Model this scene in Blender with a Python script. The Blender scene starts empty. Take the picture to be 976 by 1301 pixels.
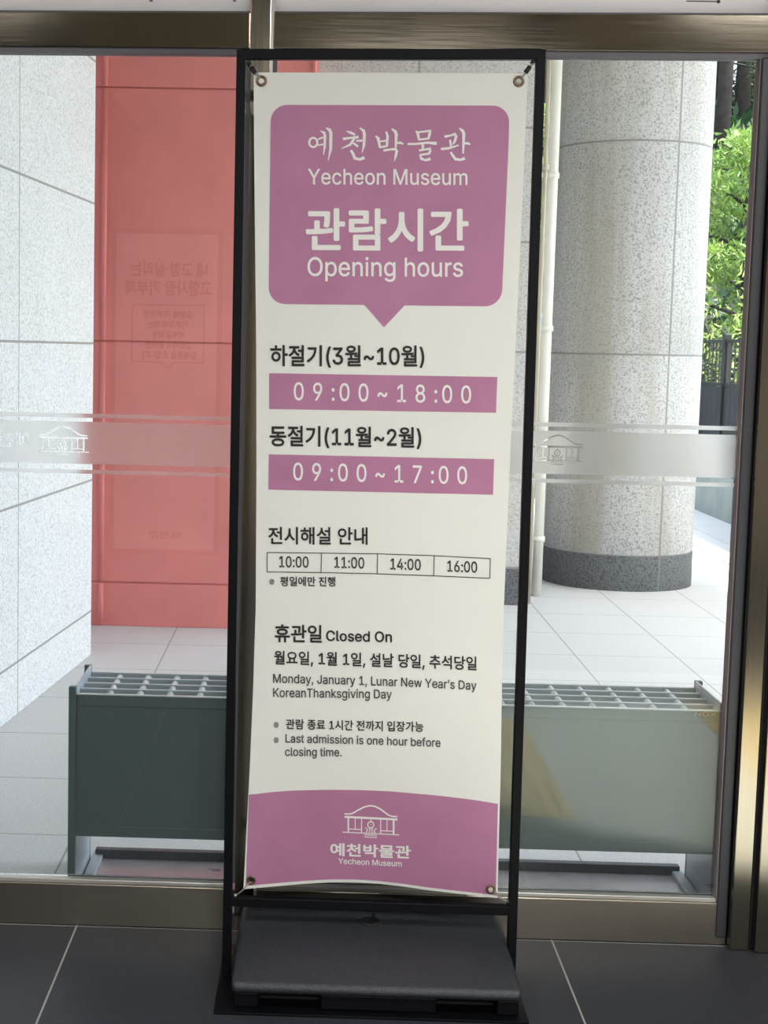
import bpy, bmesh, math, random
import numpy as np
from mathutils import Matrix, Vector
pi = math.pi
SC = bpy.context.scene
COL = SC.collection
random.seed(7)

# ------------------------------------------------------------------ camera
FPX, PX, PY, EYE = 1950.0, 345.0, 650.5, 1.465
YAW, PITCH, ROLL = math.radians(1.5), math.atan(207.5 / 1950.0), math.radians(1.2)
CAMROT = Matrix.Rotation(YAW, 3, 'Z') @ Matrix.Rotation(pi / 2 - PITCH, 3, 'X') @ Matrix.Rotation(ROLL, 3, 'Z')
EYEV = Vector((0, 0, EYE))
cd = bpy.data.cameras.new('camera')
cam = bpy.data.objects.new('camera', cd)
COL.objects.link(cam)
cam.matrix_world = Matrix.Translation(EYEV) @ CAMROT.to_4x4()
cd.sensor_fit = 'VERTICAL'
cd.sensor_height = 24.0
cd.lens = 24.0 * FPX / 1301.0
cd.shift_x = (488.0 - PX) / 1301.0
cd.clip_start, cd.clip_end = 0.05, 500
SC.camera = cam

# ------------------------------------------------------------------ light and exposure
w = bpy.data.worlds.new('sky')
SC.world = w
w.use_nodes = True
nt = w.node_tree
sky = nt.nodes.new('ShaderNodeTexSky')
sky.sky_type = 'NISHITA'
sky.sun_disc = False
sky.sun_elevation = math.radians(62)
sky.sun_rotation = math.radians(115)
sky.air_density = 1.0
sky.dust_density = 3.0
hsv = nt.nodes.new('ShaderNodeHueSaturation')
hsv.inputs['Saturation'].default_value = 0.6
nt.links.new(sky.outputs[0], hsv.inputs['Color'])
nt.links.new(hsv.outputs[0], nt.nodes['Background'].inputs[0])
nt.nodes['Background'].inputs[1].default_value = 0.50


def lamp(name, kind, loc, energy, color=(1, 1, 1), target=None, size=1.0, size_y=None, spot=None):
    l = bpy.data.lights.new(name, kind)
    l.energy = energy
    l.color = color
    if kind == 'AREA':
        l.size = size
        if size_y:
            l.shape = 'RECTANGLE'
            l.size_y = size_y
    if kind == 'SPOT':
        l.spot_size = spot
        l.spot_blend = 0.3
        l.shadow_soft_size = size
    o = bpy.data.objects.new(name, l)
    COL.objects.link(o)
    o.location = loc
    if target is not None:
        o.rotation_euler = (Vector(target) - Vector(loc)).to_track_quat('-Z', 'Y').to_euler()
    return o


sun = lamp('sun', 'SUN', (10, -6, 20), 7.0, (1, .98, .94), (0, -2, 0))
sun.data.angle = math.radians(0.6)
for lx, ly, e in [(0.6, -2.2, 106), (-1.6, 1.6, 16), (1.9, 1.6, 24)]:
    lamp('added_fill_light', 'AREA', (lx, ly, 2.88), e, (1, 1, .985), (lx, ly, 0), 1.0, 0.6)  # unseen area lamps added to bring up the banner and the interior
lamp('added_mat_spot', 'SPOT', (1.45, 2.1, 2.95), 520, (1, .97, .92), (1.45, 2.1, 0), 0.06, None, math.radians(40))  # unseen spot added to strengthen the mat's reflection in the right glass

SC.view_settings.view_transform = 'Standard'
SC.view_settings.look = 'None'
SC.view_settings.gamma = 1
SC.view_settings.use_curve_mapping = False
SC.view_settings.exposure = 1.2


# ------------------------------------------------------------------ helpers
def ray(x, y):
    return CAMROT @ Vector(((x - PX) / FPX, -(y - PY) / FPX, -1.0))


def P(x, y, Y):                       # point of the photograph's pixel on the upright plane at depth Y
    d = ray(x, y)
    return EYEV + d * (Y / d.y)


def tag(o, label=None, cat=None, group=None, kind=None):
    if label: o['label'] = label
    if cat: o['category'] = cat
    if group: o['group'] = group
    if kind: o['kind'] = kind
    return o


def thing(name, loc, label, cat, group=None, rz=0):
    o = bpy.data.objects.new(name, None)
    o.empty_display_size = 0.1
    COL.objects.link(o)
    o.location = loc
    o.rotation_euler = (0, 0, rz)
    return tag(o, label, cat, group)


class MB:
    """collects shapes in world space; build() links them as one mesh object"""
    def __init__(s):
        s.v, s.f, s.sm = [], [], []

    def add(s, vs, fs, smooth=False):
        n = len(s.v)
        s.v += [tuple(v) for v in vs]
        s.f += [tuple(i + n for i in f) for f in fs]
        s.sm += [smooth] * len(fs)

    def hexa(s, p):                   # bottom ring 0-3, top ring 4-7
        s.add(p, [(3, 2, 1, 0), (4, 5, 6, 7), (0, 1, 5, 4), (1, 2, 6, 5), (2, 3, 7, 6), (3, 0, 4, 7)])

    def box(s, x0, x1, y0, y1, z0, z1):
        s.hexa([(x0, y0, z0), (x1, y0, z0), (x1, y1, z0), (x0, y1, z0), (x0, y0, z1), (x1, y0, z1), (x1, y1, z1), (x0, y1, z1)])

    def bar(s, a, b, wx, wy, up=Vector((0, 1, 0))):   # rectangular bar between two points
        a, b = Vector(a), Vector(b)
        d = (b - a).normalized()
        u = up - d * up.dot(d)
        u.normalize()
        r = d.cross(u)
        q = [(-1, -1), (1, -1), (1, 1), (-1, 1)]
        s.hexa([a + r * (i * wx / 2) + u * (j * wy / 2) for i, j in q] + [b + r * (i * wx / 2) + u * (j * wy / 2) for i, j in q])

    def tube(s, pts, rad, n=12, cap=True):
        pts = [Vector(p) for p in pts]
        if not isinstance(rad, (list, tuple)): rad = [rad] * len(pts)
        vs, fs = [], []
        d0 = (pts[1] - pts[0]).normalized()
        ref = Vector((0, 0, 1)) if abs(d0.z) < .9 else Vector((1, 0, 0))
        u = d0.cross(ref).normalized()
        for i, p in enumerate(pts):
            d = (pts[min(i + 1, len(pts) - 1)] - pts[max(i - 1, 0)]).normalized()
            u = (u - d * u.dot(d)).normalized()
            v = d.cross(u)
            for k in range(n):
                a = 2 * pi * k / n
                vs.append(p + (u * math.cos(a) + v * math.sin(a)) * rad[i])
        for i in range(len(pts) - 1):
            for k in range(n):
                k2 = (k + 1) % n
                fs.append((i * n + k, i * n + k2, (i + 1) * n + k2, (i + 1) * n + k))
        s.add(vs, fs, True)
        if cap:
            s.add(vs[:n], [tuple(reversed(range(n)))])
            s.add(vs[-n:], [tuple(range(n))])

    def lathe(s, c, prof, n=48, axis='Z', smooth=True):
        c = Vector(c)
        vs, fs = [], []
        for r, h in prof:
            for k in range(n):
                a = 2 * pi * k / n
                if axis == 'Z': vs.append(c + Vector((r * math.cos(a), r * math.sin(a), h)))
                else: vs.append(c + Vector((r * math.cos(a), -h, r * math.sin(a))))
        for i in range(len(prof) - 1):
            for k in range(n):
                k2 = (k + 1) % n
                fs.append((i * n + k, i * n + k2, (i + 1) * n + k2, (i + 1) * n + k))
        s.add(vs, fs, smooth)

    def grid(s, fn, nu, nv, smooth=True):
        vs = [fn(i / nu, j / nv) for j in range(nv + 1) for i in range(nu + 1)]
        fs = [(j * (nu + 1) + i, j * (nu + 1) + i + 1, (j + 1) * (nu + 1) + i + 1, (j + 1) * (nu + 1) + i) for j in range(nv) for i in range(nu)]
        s.add(vs, fs, smooth)

    def build(s, name, mat, parent=None, bevel=0, seg=2, solid=0):
        me = bpy.data.meshes.new(name)
        off = Vector((0, 0, 0))
        if parent:
            m = parent.matrix_world if parent.parent is None else parent.parent.matrix_basis @ parent.matrix_basis
            p = parent
            m = Matrix.Identity(4)
            while p is not None:
                m = p.matrix_basis @ m
                p = p.parent
            inv = m.inverted()
            me.from_pydata([inv @ Vector(v) for v in s.v], [], s.f)
        else:
            me.from_pydata(s.v, [], s.f)
        me.polygons.foreach_set('use_smooth', s.sm)
        me.materials.append(mat)
        bm = bmesh.new()
        bm.from_mesh(me)
        bmesh.ops.remove_doubles(bm, verts=bm.verts, dist=1e-6)
        bm.to_mesh(me)
        bm.free()
        me.update()
        o = bpy.data.objects.new(name, me)
        COL.objects.link(o)
        if parent: o.parent = parent
        if bevel:
            b = o.modifiers.new('bevel', 'BEVEL')
            b.width, b.segments, b.limit_method = bevel, seg, 'ANGLE'
            b.angle_limit = math.radians(30)
        if solid:
            b = o.modifiers.new('solid', 'SOLIDIFY')
            b.thickness, b.offset = solid, -1
        return o


def struct(name, mb, mat, parent=None, **k):
    o = mb.build(name, mat, parent, **k)
    if parent is None: o['kind'] = 'structure'
    return o


# ------------------------------------------------------------------ materials
def newmat(name):
    m = bpy.data.materials.new(name)
    m.use_nodes = True
    return m, m.node_tree, m.node_tree.nodes['Principled BSDF']


def N(nt, t, **k):
    n = nt.nodes.new(t)
    for a, b in k.items():
        if a in n.inputs: n.inputs[a].default_value = b
        else: setattr(n, a, b)
    return n


def coords(nt):
    return nt.nodes.new('ShaderNodeNewGeometry').outputs['Position']


def noise(nt, scale, detail=3, rough=.55, vec=None, stretch=None):
    n = N(nt, 'ShaderNodeTexNoise')
    n.inputs['Scale'].default_value = scale
    n.inputs['Detail'].default_value = detail
    n.inputs['Roughness'].default_value = rough
    v = vec or coords(nt)
    if stretch:
        mp = N(nt, 'ShaderNodeMapping')
        mp.inputs['Scale'].default_value = stretch
        nt.links.new(v, mp.inputs['Vector'])
        v = mp.outputs[0]
    nt.links.new(v, n.inputs['Vector'])
    return n.outputs['Fac']


def ramp(nt, fac, stops):
    r = N(nt, 'ShaderNodeValToRGB')
    e = r.color_ramp.elements
    while len(e) < len(stops): e.new(.5)
    for q, (p, c) in zip(e, stops):
        q.position = p
        q.color = (*c, 1)
    nt.links.new(fac, r.inputs[0])
    return r.outputs[0]


def mixc(nt, fac, a, b, mode='MIX'):
    m = N(nt, 'ShaderNodeMix', data_type='RGBA', blend_type=mode)
    for s, v in ((m.inputs[0], fac), (m.inputs[6], a), (m.inputs[7], b)):
        if hasattr(v, 'node'): nt.links.new(v, s)
        elif isinstance(v, tuple): s.default_value = (*v, 1)
        else: s.default_value = v
    return m.outputs[2]


def math_(nt, op, a, b=None, c=None):
    m = N(nt, 'ShaderNodeMath', operation=op)
    for i, v in enumerate((a, b, c)):
        if v is None: continue
        if hasattr(v, 'node'): nt.links.new(v, m.inputs[i])
        else: m.inputs[i].default_value = v
    return m.outputs[0]


def bump(nt, b, h, strength, dist=.002):
    n = N(nt, 'ShaderNodeBump')
    n.inputs['Strength'].default_value = strength
    n.inputs['Distance'].default_value = dist
    nt.links.new(h, n.inputs['Height'])
    nt.links.new(n.outputs[0], b.inputs['Normal'])


def simple(name, col, rough=.5, metal=0, var=0, scale=8, spec=.5, bmp=0, bscale=300):
    m, nt, b = newmat(name)
    b.inputs['Roughness'].default_value = rough
    b.inputs['Metallic'].default_value = metal
    b.inputs['Specular IOR Level'].default_value = spec
    if var:
        f = noise(nt, scale)
        c = ramp(nt, f, [(.3, tuple(x * (1 - var) for x in col)), (.7, tuple(min(1, x * (1 + var)) for x in col))])
        nt.links.new(c, b.inputs['Base Color'])
    else:
        b.inputs['Base Color'].default_value = (*col, 1)
    if bmp: bump(nt, b, noise(nt, bscale, 2), bmp)
    return m


def jointmask(nt, sep, axis, values, half):
    out = None
    for v in values:
        d = math_(nt, 'LESS_THAN', math_(nt, 'ABSOLUTE', math_(nt, 'SUBTRACT', sep.outputs[axis], v)), half)
        out = d if out is None else math_(nt, 'MAXIMUM', out, d)
    return out


def granite(name, light, dark, jz, jx=None, jy=None, half=.004, jcol=(.33, .32, .30), stain=None, base=None):
    m, nt, b = newmat(name)
    b.inputs['Roughness'].default_value = .75
    b.inputs['Specular IOR Level'].default_value = .25
    f1 = noise(nt, 85, 3, .8)
    f2 = noise(nt, 3.0, 3)
    c = ramp(nt, f1, [(.40, dark), (.49, light), (.75, tuple(min(1, x * 1.08) for x in light))])
    c = mixc(nt, math_(nt, 'MULTIPLY', f2, .22), c, tuple(x * .72 for x in light))
    sep = N(nt, 'ShaderNodeSeparateXYZ')
    nt.links.new(coords(nt), sep.inputs[0])
    if base:                          # polished darker plinth course
        bc = ramp(nt, f1, [(.36, base[1]), (.55, base[2]), (.75, tuple(x * 1.3 for x in base[2]))])
        c = mixc(nt, math_(nt, 'LESS_THAN', sep.outputs[2], base[0]), c, bc)
    if stain:
        f3 = noise(nt, 2.2, 4, .6, stretch=(2.6, 2.6, .22))
        sf = math_(nt, 'MULTIPLY', math_(nt, 'SUBTRACT', f3, .45), 2.2)
        u = math_(nt, 'DIVIDE', math_(nt, 'SUBTRACT', sep.outputs[0], 1.735), .10)
        u = math_(nt, 'MAXIMUM', math_(nt, 'SUBTRACT', 1.0, math_(nt, 'MULTIPLY', u, u)), 0)
        sf = math_(nt, 'ADD', sf, math_(nt, 'MULTIPLY', u, math_(nt, 'MULTIPLY', f3, 1.5)))
        sf = math_(nt, 'MINIMUM', math_(nt, 'MAXIMUM', sf, 0), .6)
        c = mixc(nt, sf, c, stain)
    jm = jointmask(nt, sep, 2, jz, half)
    for ax, vals in ((0, jx), (1, jy)):
        if vals: jm = math_(nt, 'MAXIMUM', jm, jointmask(nt, sep, ax, vals, half))
    c = mixc(nt, jm, c, jcol)
    nt.links.new(c, b.inputs['Base Color'])
    h = math_(nt, 'SUBTRACT', math_(nt, 'MULTIPLY', f1, .3), math_(nt, 'MULTIPLY', jm, 2.0))
    bump(nt, b, h, .35, .002)
    return m


def tiles(name, light, dark, sx, sy, ox, oy, grout, half=.003, rough=.6, fine=140, blot=2.2, spec=.4):
    m, nt, b = newmat(name)
    b.inputs['Roughness'].default_value = rough
    b.inputs['Specular IOR Level'].default_value = spec
    f1 = noise(nt, fine, 3, .7)
    f2 = noise(nt, blot, 4, .6)
    c = ramp(nt, f1, [(.33, dark), (.65, light)])
    c = mixc(nt, math_(nt, 'MULTIPLY', f2, .35), c, tuple(x * .8 for x in light))
    sep = N(nt, 'ShaderNodeSeparateXYZ')
    nt.links.new(coords(nt), sep.inputs[0])
    jm = None
    for ax, s, o in ((0, sx, ox), (1, sy, oy)):
        d = math_(nt, 'PINGPONG', math_(nt, 'SUBTRACT', sep.outputs[ax], o), s / 2)
        d = math_(nt, 'LESS_THAN', d, half)
        jm = d if jm is None else math_(nt, 'MAXIMUM', jm, d)
    c = mixc(nt, jm, c, grout)
    nt.links.new(c, b.inputs['Base Color'])
    bump(nt, b, math_(nt, 'SUBTRACT', math_(nt, 'MULTIPLY', f1, .25), jm), .25, .002)
    return m


def steel(name, col, rough=.28, vert=False):
    m, nt, b = newmat(name)
    b.inputs['Metallic'].default_value = 1
    f = noise(nt, 3.0, 4, .6, stretch=(160, 160, 1.5) if vert else (1.5, 160, 160))
    nt.links.new(ramp(nt, f, [(.3, tuple(x * .93 for x in col)), (.7, tuple(x * 1.05 for x in col))]), b.inputs['Base Color'])
    r = math_(nt, 'ADD', math_(nt, 'MULTIPLY', f, .12), rough - .06)
    nt.links.new(r, b.inputs['Roughness'])
    return m


def glassmat(name, ior=1.52, tint=(.93, .96, .95)):
    m = bpy.data.materials.new(name)
    m.use_nodes = True
    nt = m.node_tree
    nt.nodes.remove(nt.nodes['Principled BSDF'])
    t = N(nt, 'ShaderNodeBsdfTransparent')
    t.inputs[0].default_value = (*tint, 1)
    g = N(nt, 'ShaderNodeBsdfGlossy')
    g.inputs['Roughness'].default_value = 0.0
    fr = N(nt, 'ShaderNodeFresnel')
    fr.inputs[0].default_value = ior
    mx = N(nt, 'ShaderNodeMixShader')
    nt.links.new(fr.outputs[0], mx.inputs[0])
    nt.links.new(t.outputs[0], mx.inputs[1])
    nt.links.new(g.outputs[0], mx.inputs[2])
    nt.links.new(mx.outputs[0], nt.nodes['Material Output'].inputs[0])
    return m


def filmmat(name):                    # frosted window film: scatters what passes through it
    m = bpy.data.materials.new(name)
    m.use_nodes = True
    nt = m.node_tree
    nt.nodes.remove(nt.nodes['Principled BSDF'])
    d = N(nt, 'ShaderNodeBsdfDiffuse')
    d.inputs[0].default_value = (.90, .90, .89, 1)
    t = N(nt, 'ShaderNodeBsdfTranslucent')
    t.inputs[0].default_value = (.95, .95, .95, 1)
    r = N(nt, 'ShaderNodeBsdfRefraction')
    r.inputs['Roughness'].default_value = .34
    r.inputs[0].default_value = (1, 1, 1, 1)
    r.inputs['IOR'].default_value = 1.12
    a = N(nt, 'ShaderNodeMixShader')
    a.inputs[0].default_value = .68
    b = N(nt, 'ShaderNodeMixShader')
    b.inputs[0].default_value = .68
    nt.links.new(d.outputs[0], a.inputs[1])
    nt.links.new(t.outputs[0], a.inputs[2])
    nt.links.new(a.outputs[0], b.inputs[1])
    nt.links.new(r.outputs[0], b.inputs[2])
    nt.links.new(b.outputs[0], nt.nodes['Material Output'].inputs[0])
    return m


def leafmat(name, c1, c2):
    m = bpy.data.materials.new(name)
    m.use_nodes = True
    nt = m.node_tree
    b = nt.nodes['Principled BSDF']
    c = ramp(nt, noise(nt, 1.7, 4, .7), [(.32, c1), (.68, c2)])
    nt.links.new(c, b.inputs['Base Color'])
    b.inputs['Roughness'].default_value = .6
    t = N(nt, 'ShaderNodeBsdfTranslucent')
    nt.links.new(c, t.inputs[0])
    mx = N(nt, 'ShaderNodeMixShader')
    mx.inputs[0].default_value = .35
    nt.links.new(b.outputs[0], mx.inputs[1])
    nt.links.new(t.outputs[0], mx.inputs[2])
    nt.links.new(mx.outputs[0], nt.nodes['Material Output'].inputs[0])
    return m


def panelmat():                       # white sheet that also lets daylight through
    m = bpy.data.materials.new('white_sheet')
    m.use_nodes = True
    nt = m.node_tree
    b = nt.nodes['Principled BSDF']
    b.inputs['Base Color'].default_value = (.88, .87, .87, 1)
    b.inputs['Roughness'].default_value = .5
    t = N(nt, 'ShaderNodeBsdfTranslucent')
    t.inputs[0].default_value = (.92, .90, .90, 1)
    mx = N(nt, 'ShaderNodeMixShader')
    mx.inputs[0].default_value = .5
    nt.links.new(b.outputs[0], mx.inputs[1])
    nt.links.new(t.outputs[0], mx.inputs[2])
    nt.links.new(mx.outputs[0], nt.nodes['Material Output'].inputs[0])
    return m


G_LIGHT, G_DARK = (.78, .79, .79), (.48, .49, .50)
M = dict(
    granite_left=granite('granite_left', G_LIGHT, G_DARK, (.212, .835, 1.472, 2.112, 2.75), jy=(5.953,), half=.005),
    granite_far=granite('granite_far', (.66, .65, .62), (.40, .39, .37), (.222, .85, 1.475, 2.10, 2.74), jx=(.55,), half=.006, base=(.222, (.06, .065, .07), (.17, .175, .18))),
    granite_pillar=granite('granite_pillar', (.61, .605, .595), (.26, .26, .255), (1.475, 2.77), jx=(2.185,), half=.006, jcol=(.30, .29, .27), stain=(.40, .37, .30)),
    pillar_base=granite('pillar_base', (.16, .165, .17), (.045, .048, .055), (.225,), jx=(2.185,), half=.004, jcol=(.2, .2, .2)),
    red=simple('red_paint', (.78, .245, .225), .42, var=.06, scale=3),
    paver=tiles('paver', (.71, .70, .69), (.50, .50, .49), .5, .6, 1.31, 8.06, (.30, .29, .28), .003, .75),
    tile=tiles('dark_tile', (.056, .061, .076), (.016, .018, .024), 1.2, .6, -.570, 3.742, (.42, .41, .39), .0022, .45, 260, 1.5, .3),
    steel_h=steel('brushed_steel', (.35, .31, .245), .10),
    steel_sill=steel('brushed_steel_sill', (.40, .365, .31), .32),
    steel_v=steel('brushed_steel_upright', (.34, .305, .245), .15, True),
    bead=simple('glazing_bead', (.62, .60, .57), .35, .6),
    gasket=simple('grey_gasket', (.13, .125, .14), .5),
    gasket_pink=simple('mauve_gasket', (.30, .255, .25), .7, spec=.2),
    gap=simple('black_gap', (.012, .012, .014), .6),
    black=simple('black_steel', (.0035, .004, .006), .45, 0, spec=.15),
    tank=simple('black_plastic', (.026, .030, .038), .42, 0, .75, 420, .6, bmp=.6, bscale=330),
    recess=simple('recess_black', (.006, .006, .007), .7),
    vinyl=simple('white_vinyl', (.81, .815, .785), .5, 0, .02, 2.5, .3),
    pink=simple('mauve_print', (.465, .20, .345), .45, 0, .06, 9, .3),
    white_ink=simple('white_print', (.86, .84, .83), .5, 0, spec=.3),
    black_ink=simple('black_print', (.028, .024, .026), .5, 0, spec=.3),
    grey_ink=simple('grey_print', (.055, .053, .056), .5, 0, spec=.3),
    brass=simple('aged_brass', (.20, .14, .09), .35, .9),
    nickel=simple('worn_steel', (.55, .53, .50), .3, .9),
    cord=simple('black_cord', (.015, .015, .015), .6),
    wire=simple('grey_cord', (.32, .31, .30), .6),
    rack=simple('grey_green_metal', (.155, .195, .205), .42, 0, .04, 4),
    rack_bar=simple('pale_blue_metal', (.46, .51, .55), .38, 0, .03),
    edge=simple('white_edge', (.68, .70, .72), .4),
    rod=simple('white_plastic', (.72, .71, .70), .4),
    tray=simple('tray_metal', (.46, .43, .46), .25, .3, .12, 6),
    trayrim=simple('tray_rim', (.07, .07, .08), .5),
    panel=simple('white_panel', (.83, .82, .82), .5, var=.02, scale=2),
    sheet=panelmat(),
    glass=glassmat('clear_glass'),
    film=filmmat('frosted_film'),
    pipe=simple('cream_paint', (.80, .78, .70), .45, var=.04, scale=3),
    conduit=simple('beige_paint', (.50, .44, .34), .5, var=.05),
    soffit=simple('soffit', (.70, .69, .67), .7),
    wall_in=simple('interior_paint', (.42, .39, .34), .7, var=.05, scale=1.5),
    wood=simple('wood_panel', (.20, .13, .085), .5, var=.25, scale=5),
    pale=simple('pale_panel', (.75, .72, .66), .6),
    ceil=simple('ceiling_paint', (.40, .355, .28), .8),
    beam=simple('dark_beam', (.10, .085, .065), .7),
    gasket_dark=simple('dark_gasket', (.045, .045, .055), .45),
    yellow=simple('yellow_paving', (.66, .55, .30), .7, var=.2, scale=30),
    mat=simple('pale_mat', (.60, .64, .60), .8, var=.1, scale=20),
    board=simple('dark_board', (.008, .009, .013), .6, var=.5, scale=6),
    iron=simple('dark_iron', (.008, .009, .010), .5),
    plinth=simple('grey_concrete', (.20, .22, .20), .8, var=.15, scale=4),
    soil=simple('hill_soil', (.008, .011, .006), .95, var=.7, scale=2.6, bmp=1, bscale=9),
    bark=simple('bark', (.045, .036, .032), .9, var=.4, scale=9),
    leaf_pine=leafmat('pine_needles', (.07, .16, .035), (.26, .36, .07)),
    leaf_bamboo=leafmat('bright_leaves', (.16, .24, .05), (.42, .48, .15)),
    leaf_dark=leafmat('dark_needles', (.010, .030, .014), (.035, .085, .035)),
    leaf_mid=leafmat('shrub_leaves', (.012, .030, .010), (.055, .095, .03)),
    blue=simple('blue_paint', (.03, .30, .68), .4),
    poster=simple('poster_paper', (.86, .82, .79), .5),
    poster_frame=simple('poster_frame', (.85, .85, .85), .3),
)

# ------------------------------------------------------------------ facade and room shell
YF = 3.746                            # front face of the steel framing
YG = 3.775                            # glass


def zb(x): return 2.1765 + .0073 * x  # transom underside (it runs very slightly uphill)
def zt(x): return 2.2585 + .0110 * x


def slanted(x0, x1, y0, y1, f0, f1):
    b = MB()
    b.hexa([(x0, y0, f0(x0)), (x1, y0, f0(x1)), (x1, y1, f0(x1)), (x0, y1, f0(x0)), (x0, y0, f1(x0)), (x1, y0, f1(x1)), (x1, y1, f1(x1)), (x0, y1, f1(x0))])
    return b


XL0, XL1, XR0, XR1 = -2.0, -.173, -.116, 1.036
b = MB(); b.box(-3.6, 3.6, -5, 3.86, -.1, 0); struct('floor', b, M['tile'])
b = MB(); b.box(-3.6, 3.6, -5, 3.86, 3.0, 3.1); struct('ceiling', b, M['ceil'])
b = MB(); b.box(-9, 9, -5, 3.80, 3.1, 6.0); struct('wall_upper', b, M['soffit'])
b = MB(); b.box(-3.7, -3.6, -5, 3.86, 0, 3.0); struct('wall_side_left', b, M['wall_in'])
b = MB(); b.box(3.6, 3.7, -5, 3.86, 0, 3.0); struct('wall_side_right', b, M['wall_in'])
b = MB(); b.box(-3.7, 3.7, -5.1, -5, 0, 3.0); struct('wall_rear', b, M['wall_in'])
b = MB(); b.box(-3.6, XL0, 3.74, 3.9, 0, 3.0); struct('wall_front_left', b, M['wall_in'])
b = MB(); b.box(1.19, 3.6, 3.70, 3.9, 0, 3.0); struct('wall_front_right', b, M['wood'])
for x0, x1, mt in [(-3.0, -2.2, 'wood'), (-.2, .5, 'wood'), (1.1, 1.35, 'wood'), (1.9, 2.9, 'wood')]:
    b = MB(); b.box(x0, x1, -5, -4.93, 0.02, 2.98); struct('reflection_strip_rear', b, M[mt])  # unseen wall strips, added to streak the reflections in the steel

for x0, x1 in ((-1.75, -1.28), (.30, .42), (.95, 1.06), (1.76, 1.88)):
    b = MB(); b.box(x0, x1, -4.9, 1.0, 2.92, 3.0); struct('reflection_beam', b, M['beam'])  # unseen beams added to show as dark bands in the transom's reflection

# steel: sill, transom, mullion, right-hand posts
for x0, x1 in ((XL0, XL1 - .017), (XR0, XR1 + .028)):
    b = MB(); b.box(x0, x1, YF, 3.789, 0.001, .1085); struct('trim_sill', b, M['steel_sill'], bevel=.002)
    b = MB(); b.box(x0, x1 - .002, YF + .006, 3.789, .1085, .119); struct('trim_sill_bead', b, M['bead'], bevel=.002)
for x0, x1 in ((XL0, XL1), (XR0, XR1 + .05)):
    struct('trim_transom', slanted(x0, x1, YF, 3.789, zb, zt), M['steel_h'], bevel=.0015)
    struct('trim_transom_gasket', slanted(x0, x1, YF + .008, 3.789, lambda x: zb(x) - .0135, zb), M['gasket'])
    struct('trim_head_gasket', slanted(x0, x1, YF + .01, 3.789, zt, lambda x: zt(x) + .006), M['gasket'])
b = MB(); b.box(-.171, -.1235, YF, 3.789, 0.001, 3.0); struct('trim_mullion', b, M['steel_v'], bevel=.0015)
b = MB(); b.box(-.1230, -.1175, YF + .002, 3.789, 0.001, 3.0); struct('trim_mullion_bead', b, M['bead'])
b = MB(); b.box(-.190, -.1715, YF + .012, 3.789, .119, 2.163); struct('trim_mullion_gasket', b, M['gasket'])
b = MB(); b.box(-.1170, -.107, YF + .012, 3.789, .119, 2.163); struct('trim_mullion_gasket', b, M['gasket'])
b = MB(); b.box(1.0345, 1.0368, YF + .001, 3.789, .119, 2.169); struct('trim_post_seal', b, M['gasket_pink'])
b = MB(); b.box(1.037, 1.0635, YF - .006, 3.789, .02, 2.172); struct('trim_post_gasket', b, M['gasket_dark'], bevel=.004)
b = MB(); b.box(1.065, 1.113, 3.714, 3.789, 0.001, 3.0); struct('trim_post', b, M['steel_v'], bevel=.003)
b = MB(); b.box(1.113, 1.123, 3.735, 3.789, 0.001, 3.0); struct('trim_post_gap', b, M['gap'])
b = MB(); b.box(1.123, 1.168, 3.700, 3.789, 0.001, 3.0); struct('trim_post', b, M['steel_v'], bevel=.003)
b = MB(); b.box(1.168, 1.19, 3.735, 3.789, 0.001, 3.0); struct('trim_post_gap', b, M['gap'])


# ---- frosted film with the emblem cut out of it
EMB = []                              # (points, width) in units of the emblem's base line, origin at its left end


def _e(pts, wd):
    q = []
    for x, y in pts:
        q.append(((x - 230) / 467., -(y - 372 - .049 * (x - 230)) / 467.))
    EMB.append((q, wd / 467.))


_e([(245, 222), (285, 223), (315, 216), (350, 195), (400, 168), (440, 156), (465, 154), (500, 160), (540, 180), (580, 210), (615, 235), (645, 243), (683, 244)], 12)
_e([(245, 246), (683, 268)], 17)
_e([(277, 250), (277, 374)], 13); _e([(652, 268), (652, 391)], 15)
_e([(334, 252), (334, 348)], 7); _e([(387, 256), (387, 378)], 8); _e([(545, 264), (545, 386)], 8); _e([(597, 268), (597, 358)], 7)
_e([(283, 346), (387, 352)], 8); _e([(545, 360), (646, 366)], 8)
_e([(230, 372), (697, 395)], 8)
_e([(463 + 25 * math.cos(a * pi / 10), 312 + 25 * math.sin(a * pi / 10)) for a in range(21)], 9)
_e([(460, 312), (466, 312)], 10)
_e([(465, 262), (464, 288)], 8)
_e([(418, 336), (438, 350), (426, 376)], 9); _e([(510, 342), (490, 356), (500, 380)], 9)
_e([(450, 336), (456, 352), (450, 376)], 8); _e([(477, 336), (471, 352), (478, 380)], 8)
_e([(410, 394), (515, 400)], 7); _e([(410, 411), (515, 418)], 7)


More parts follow.
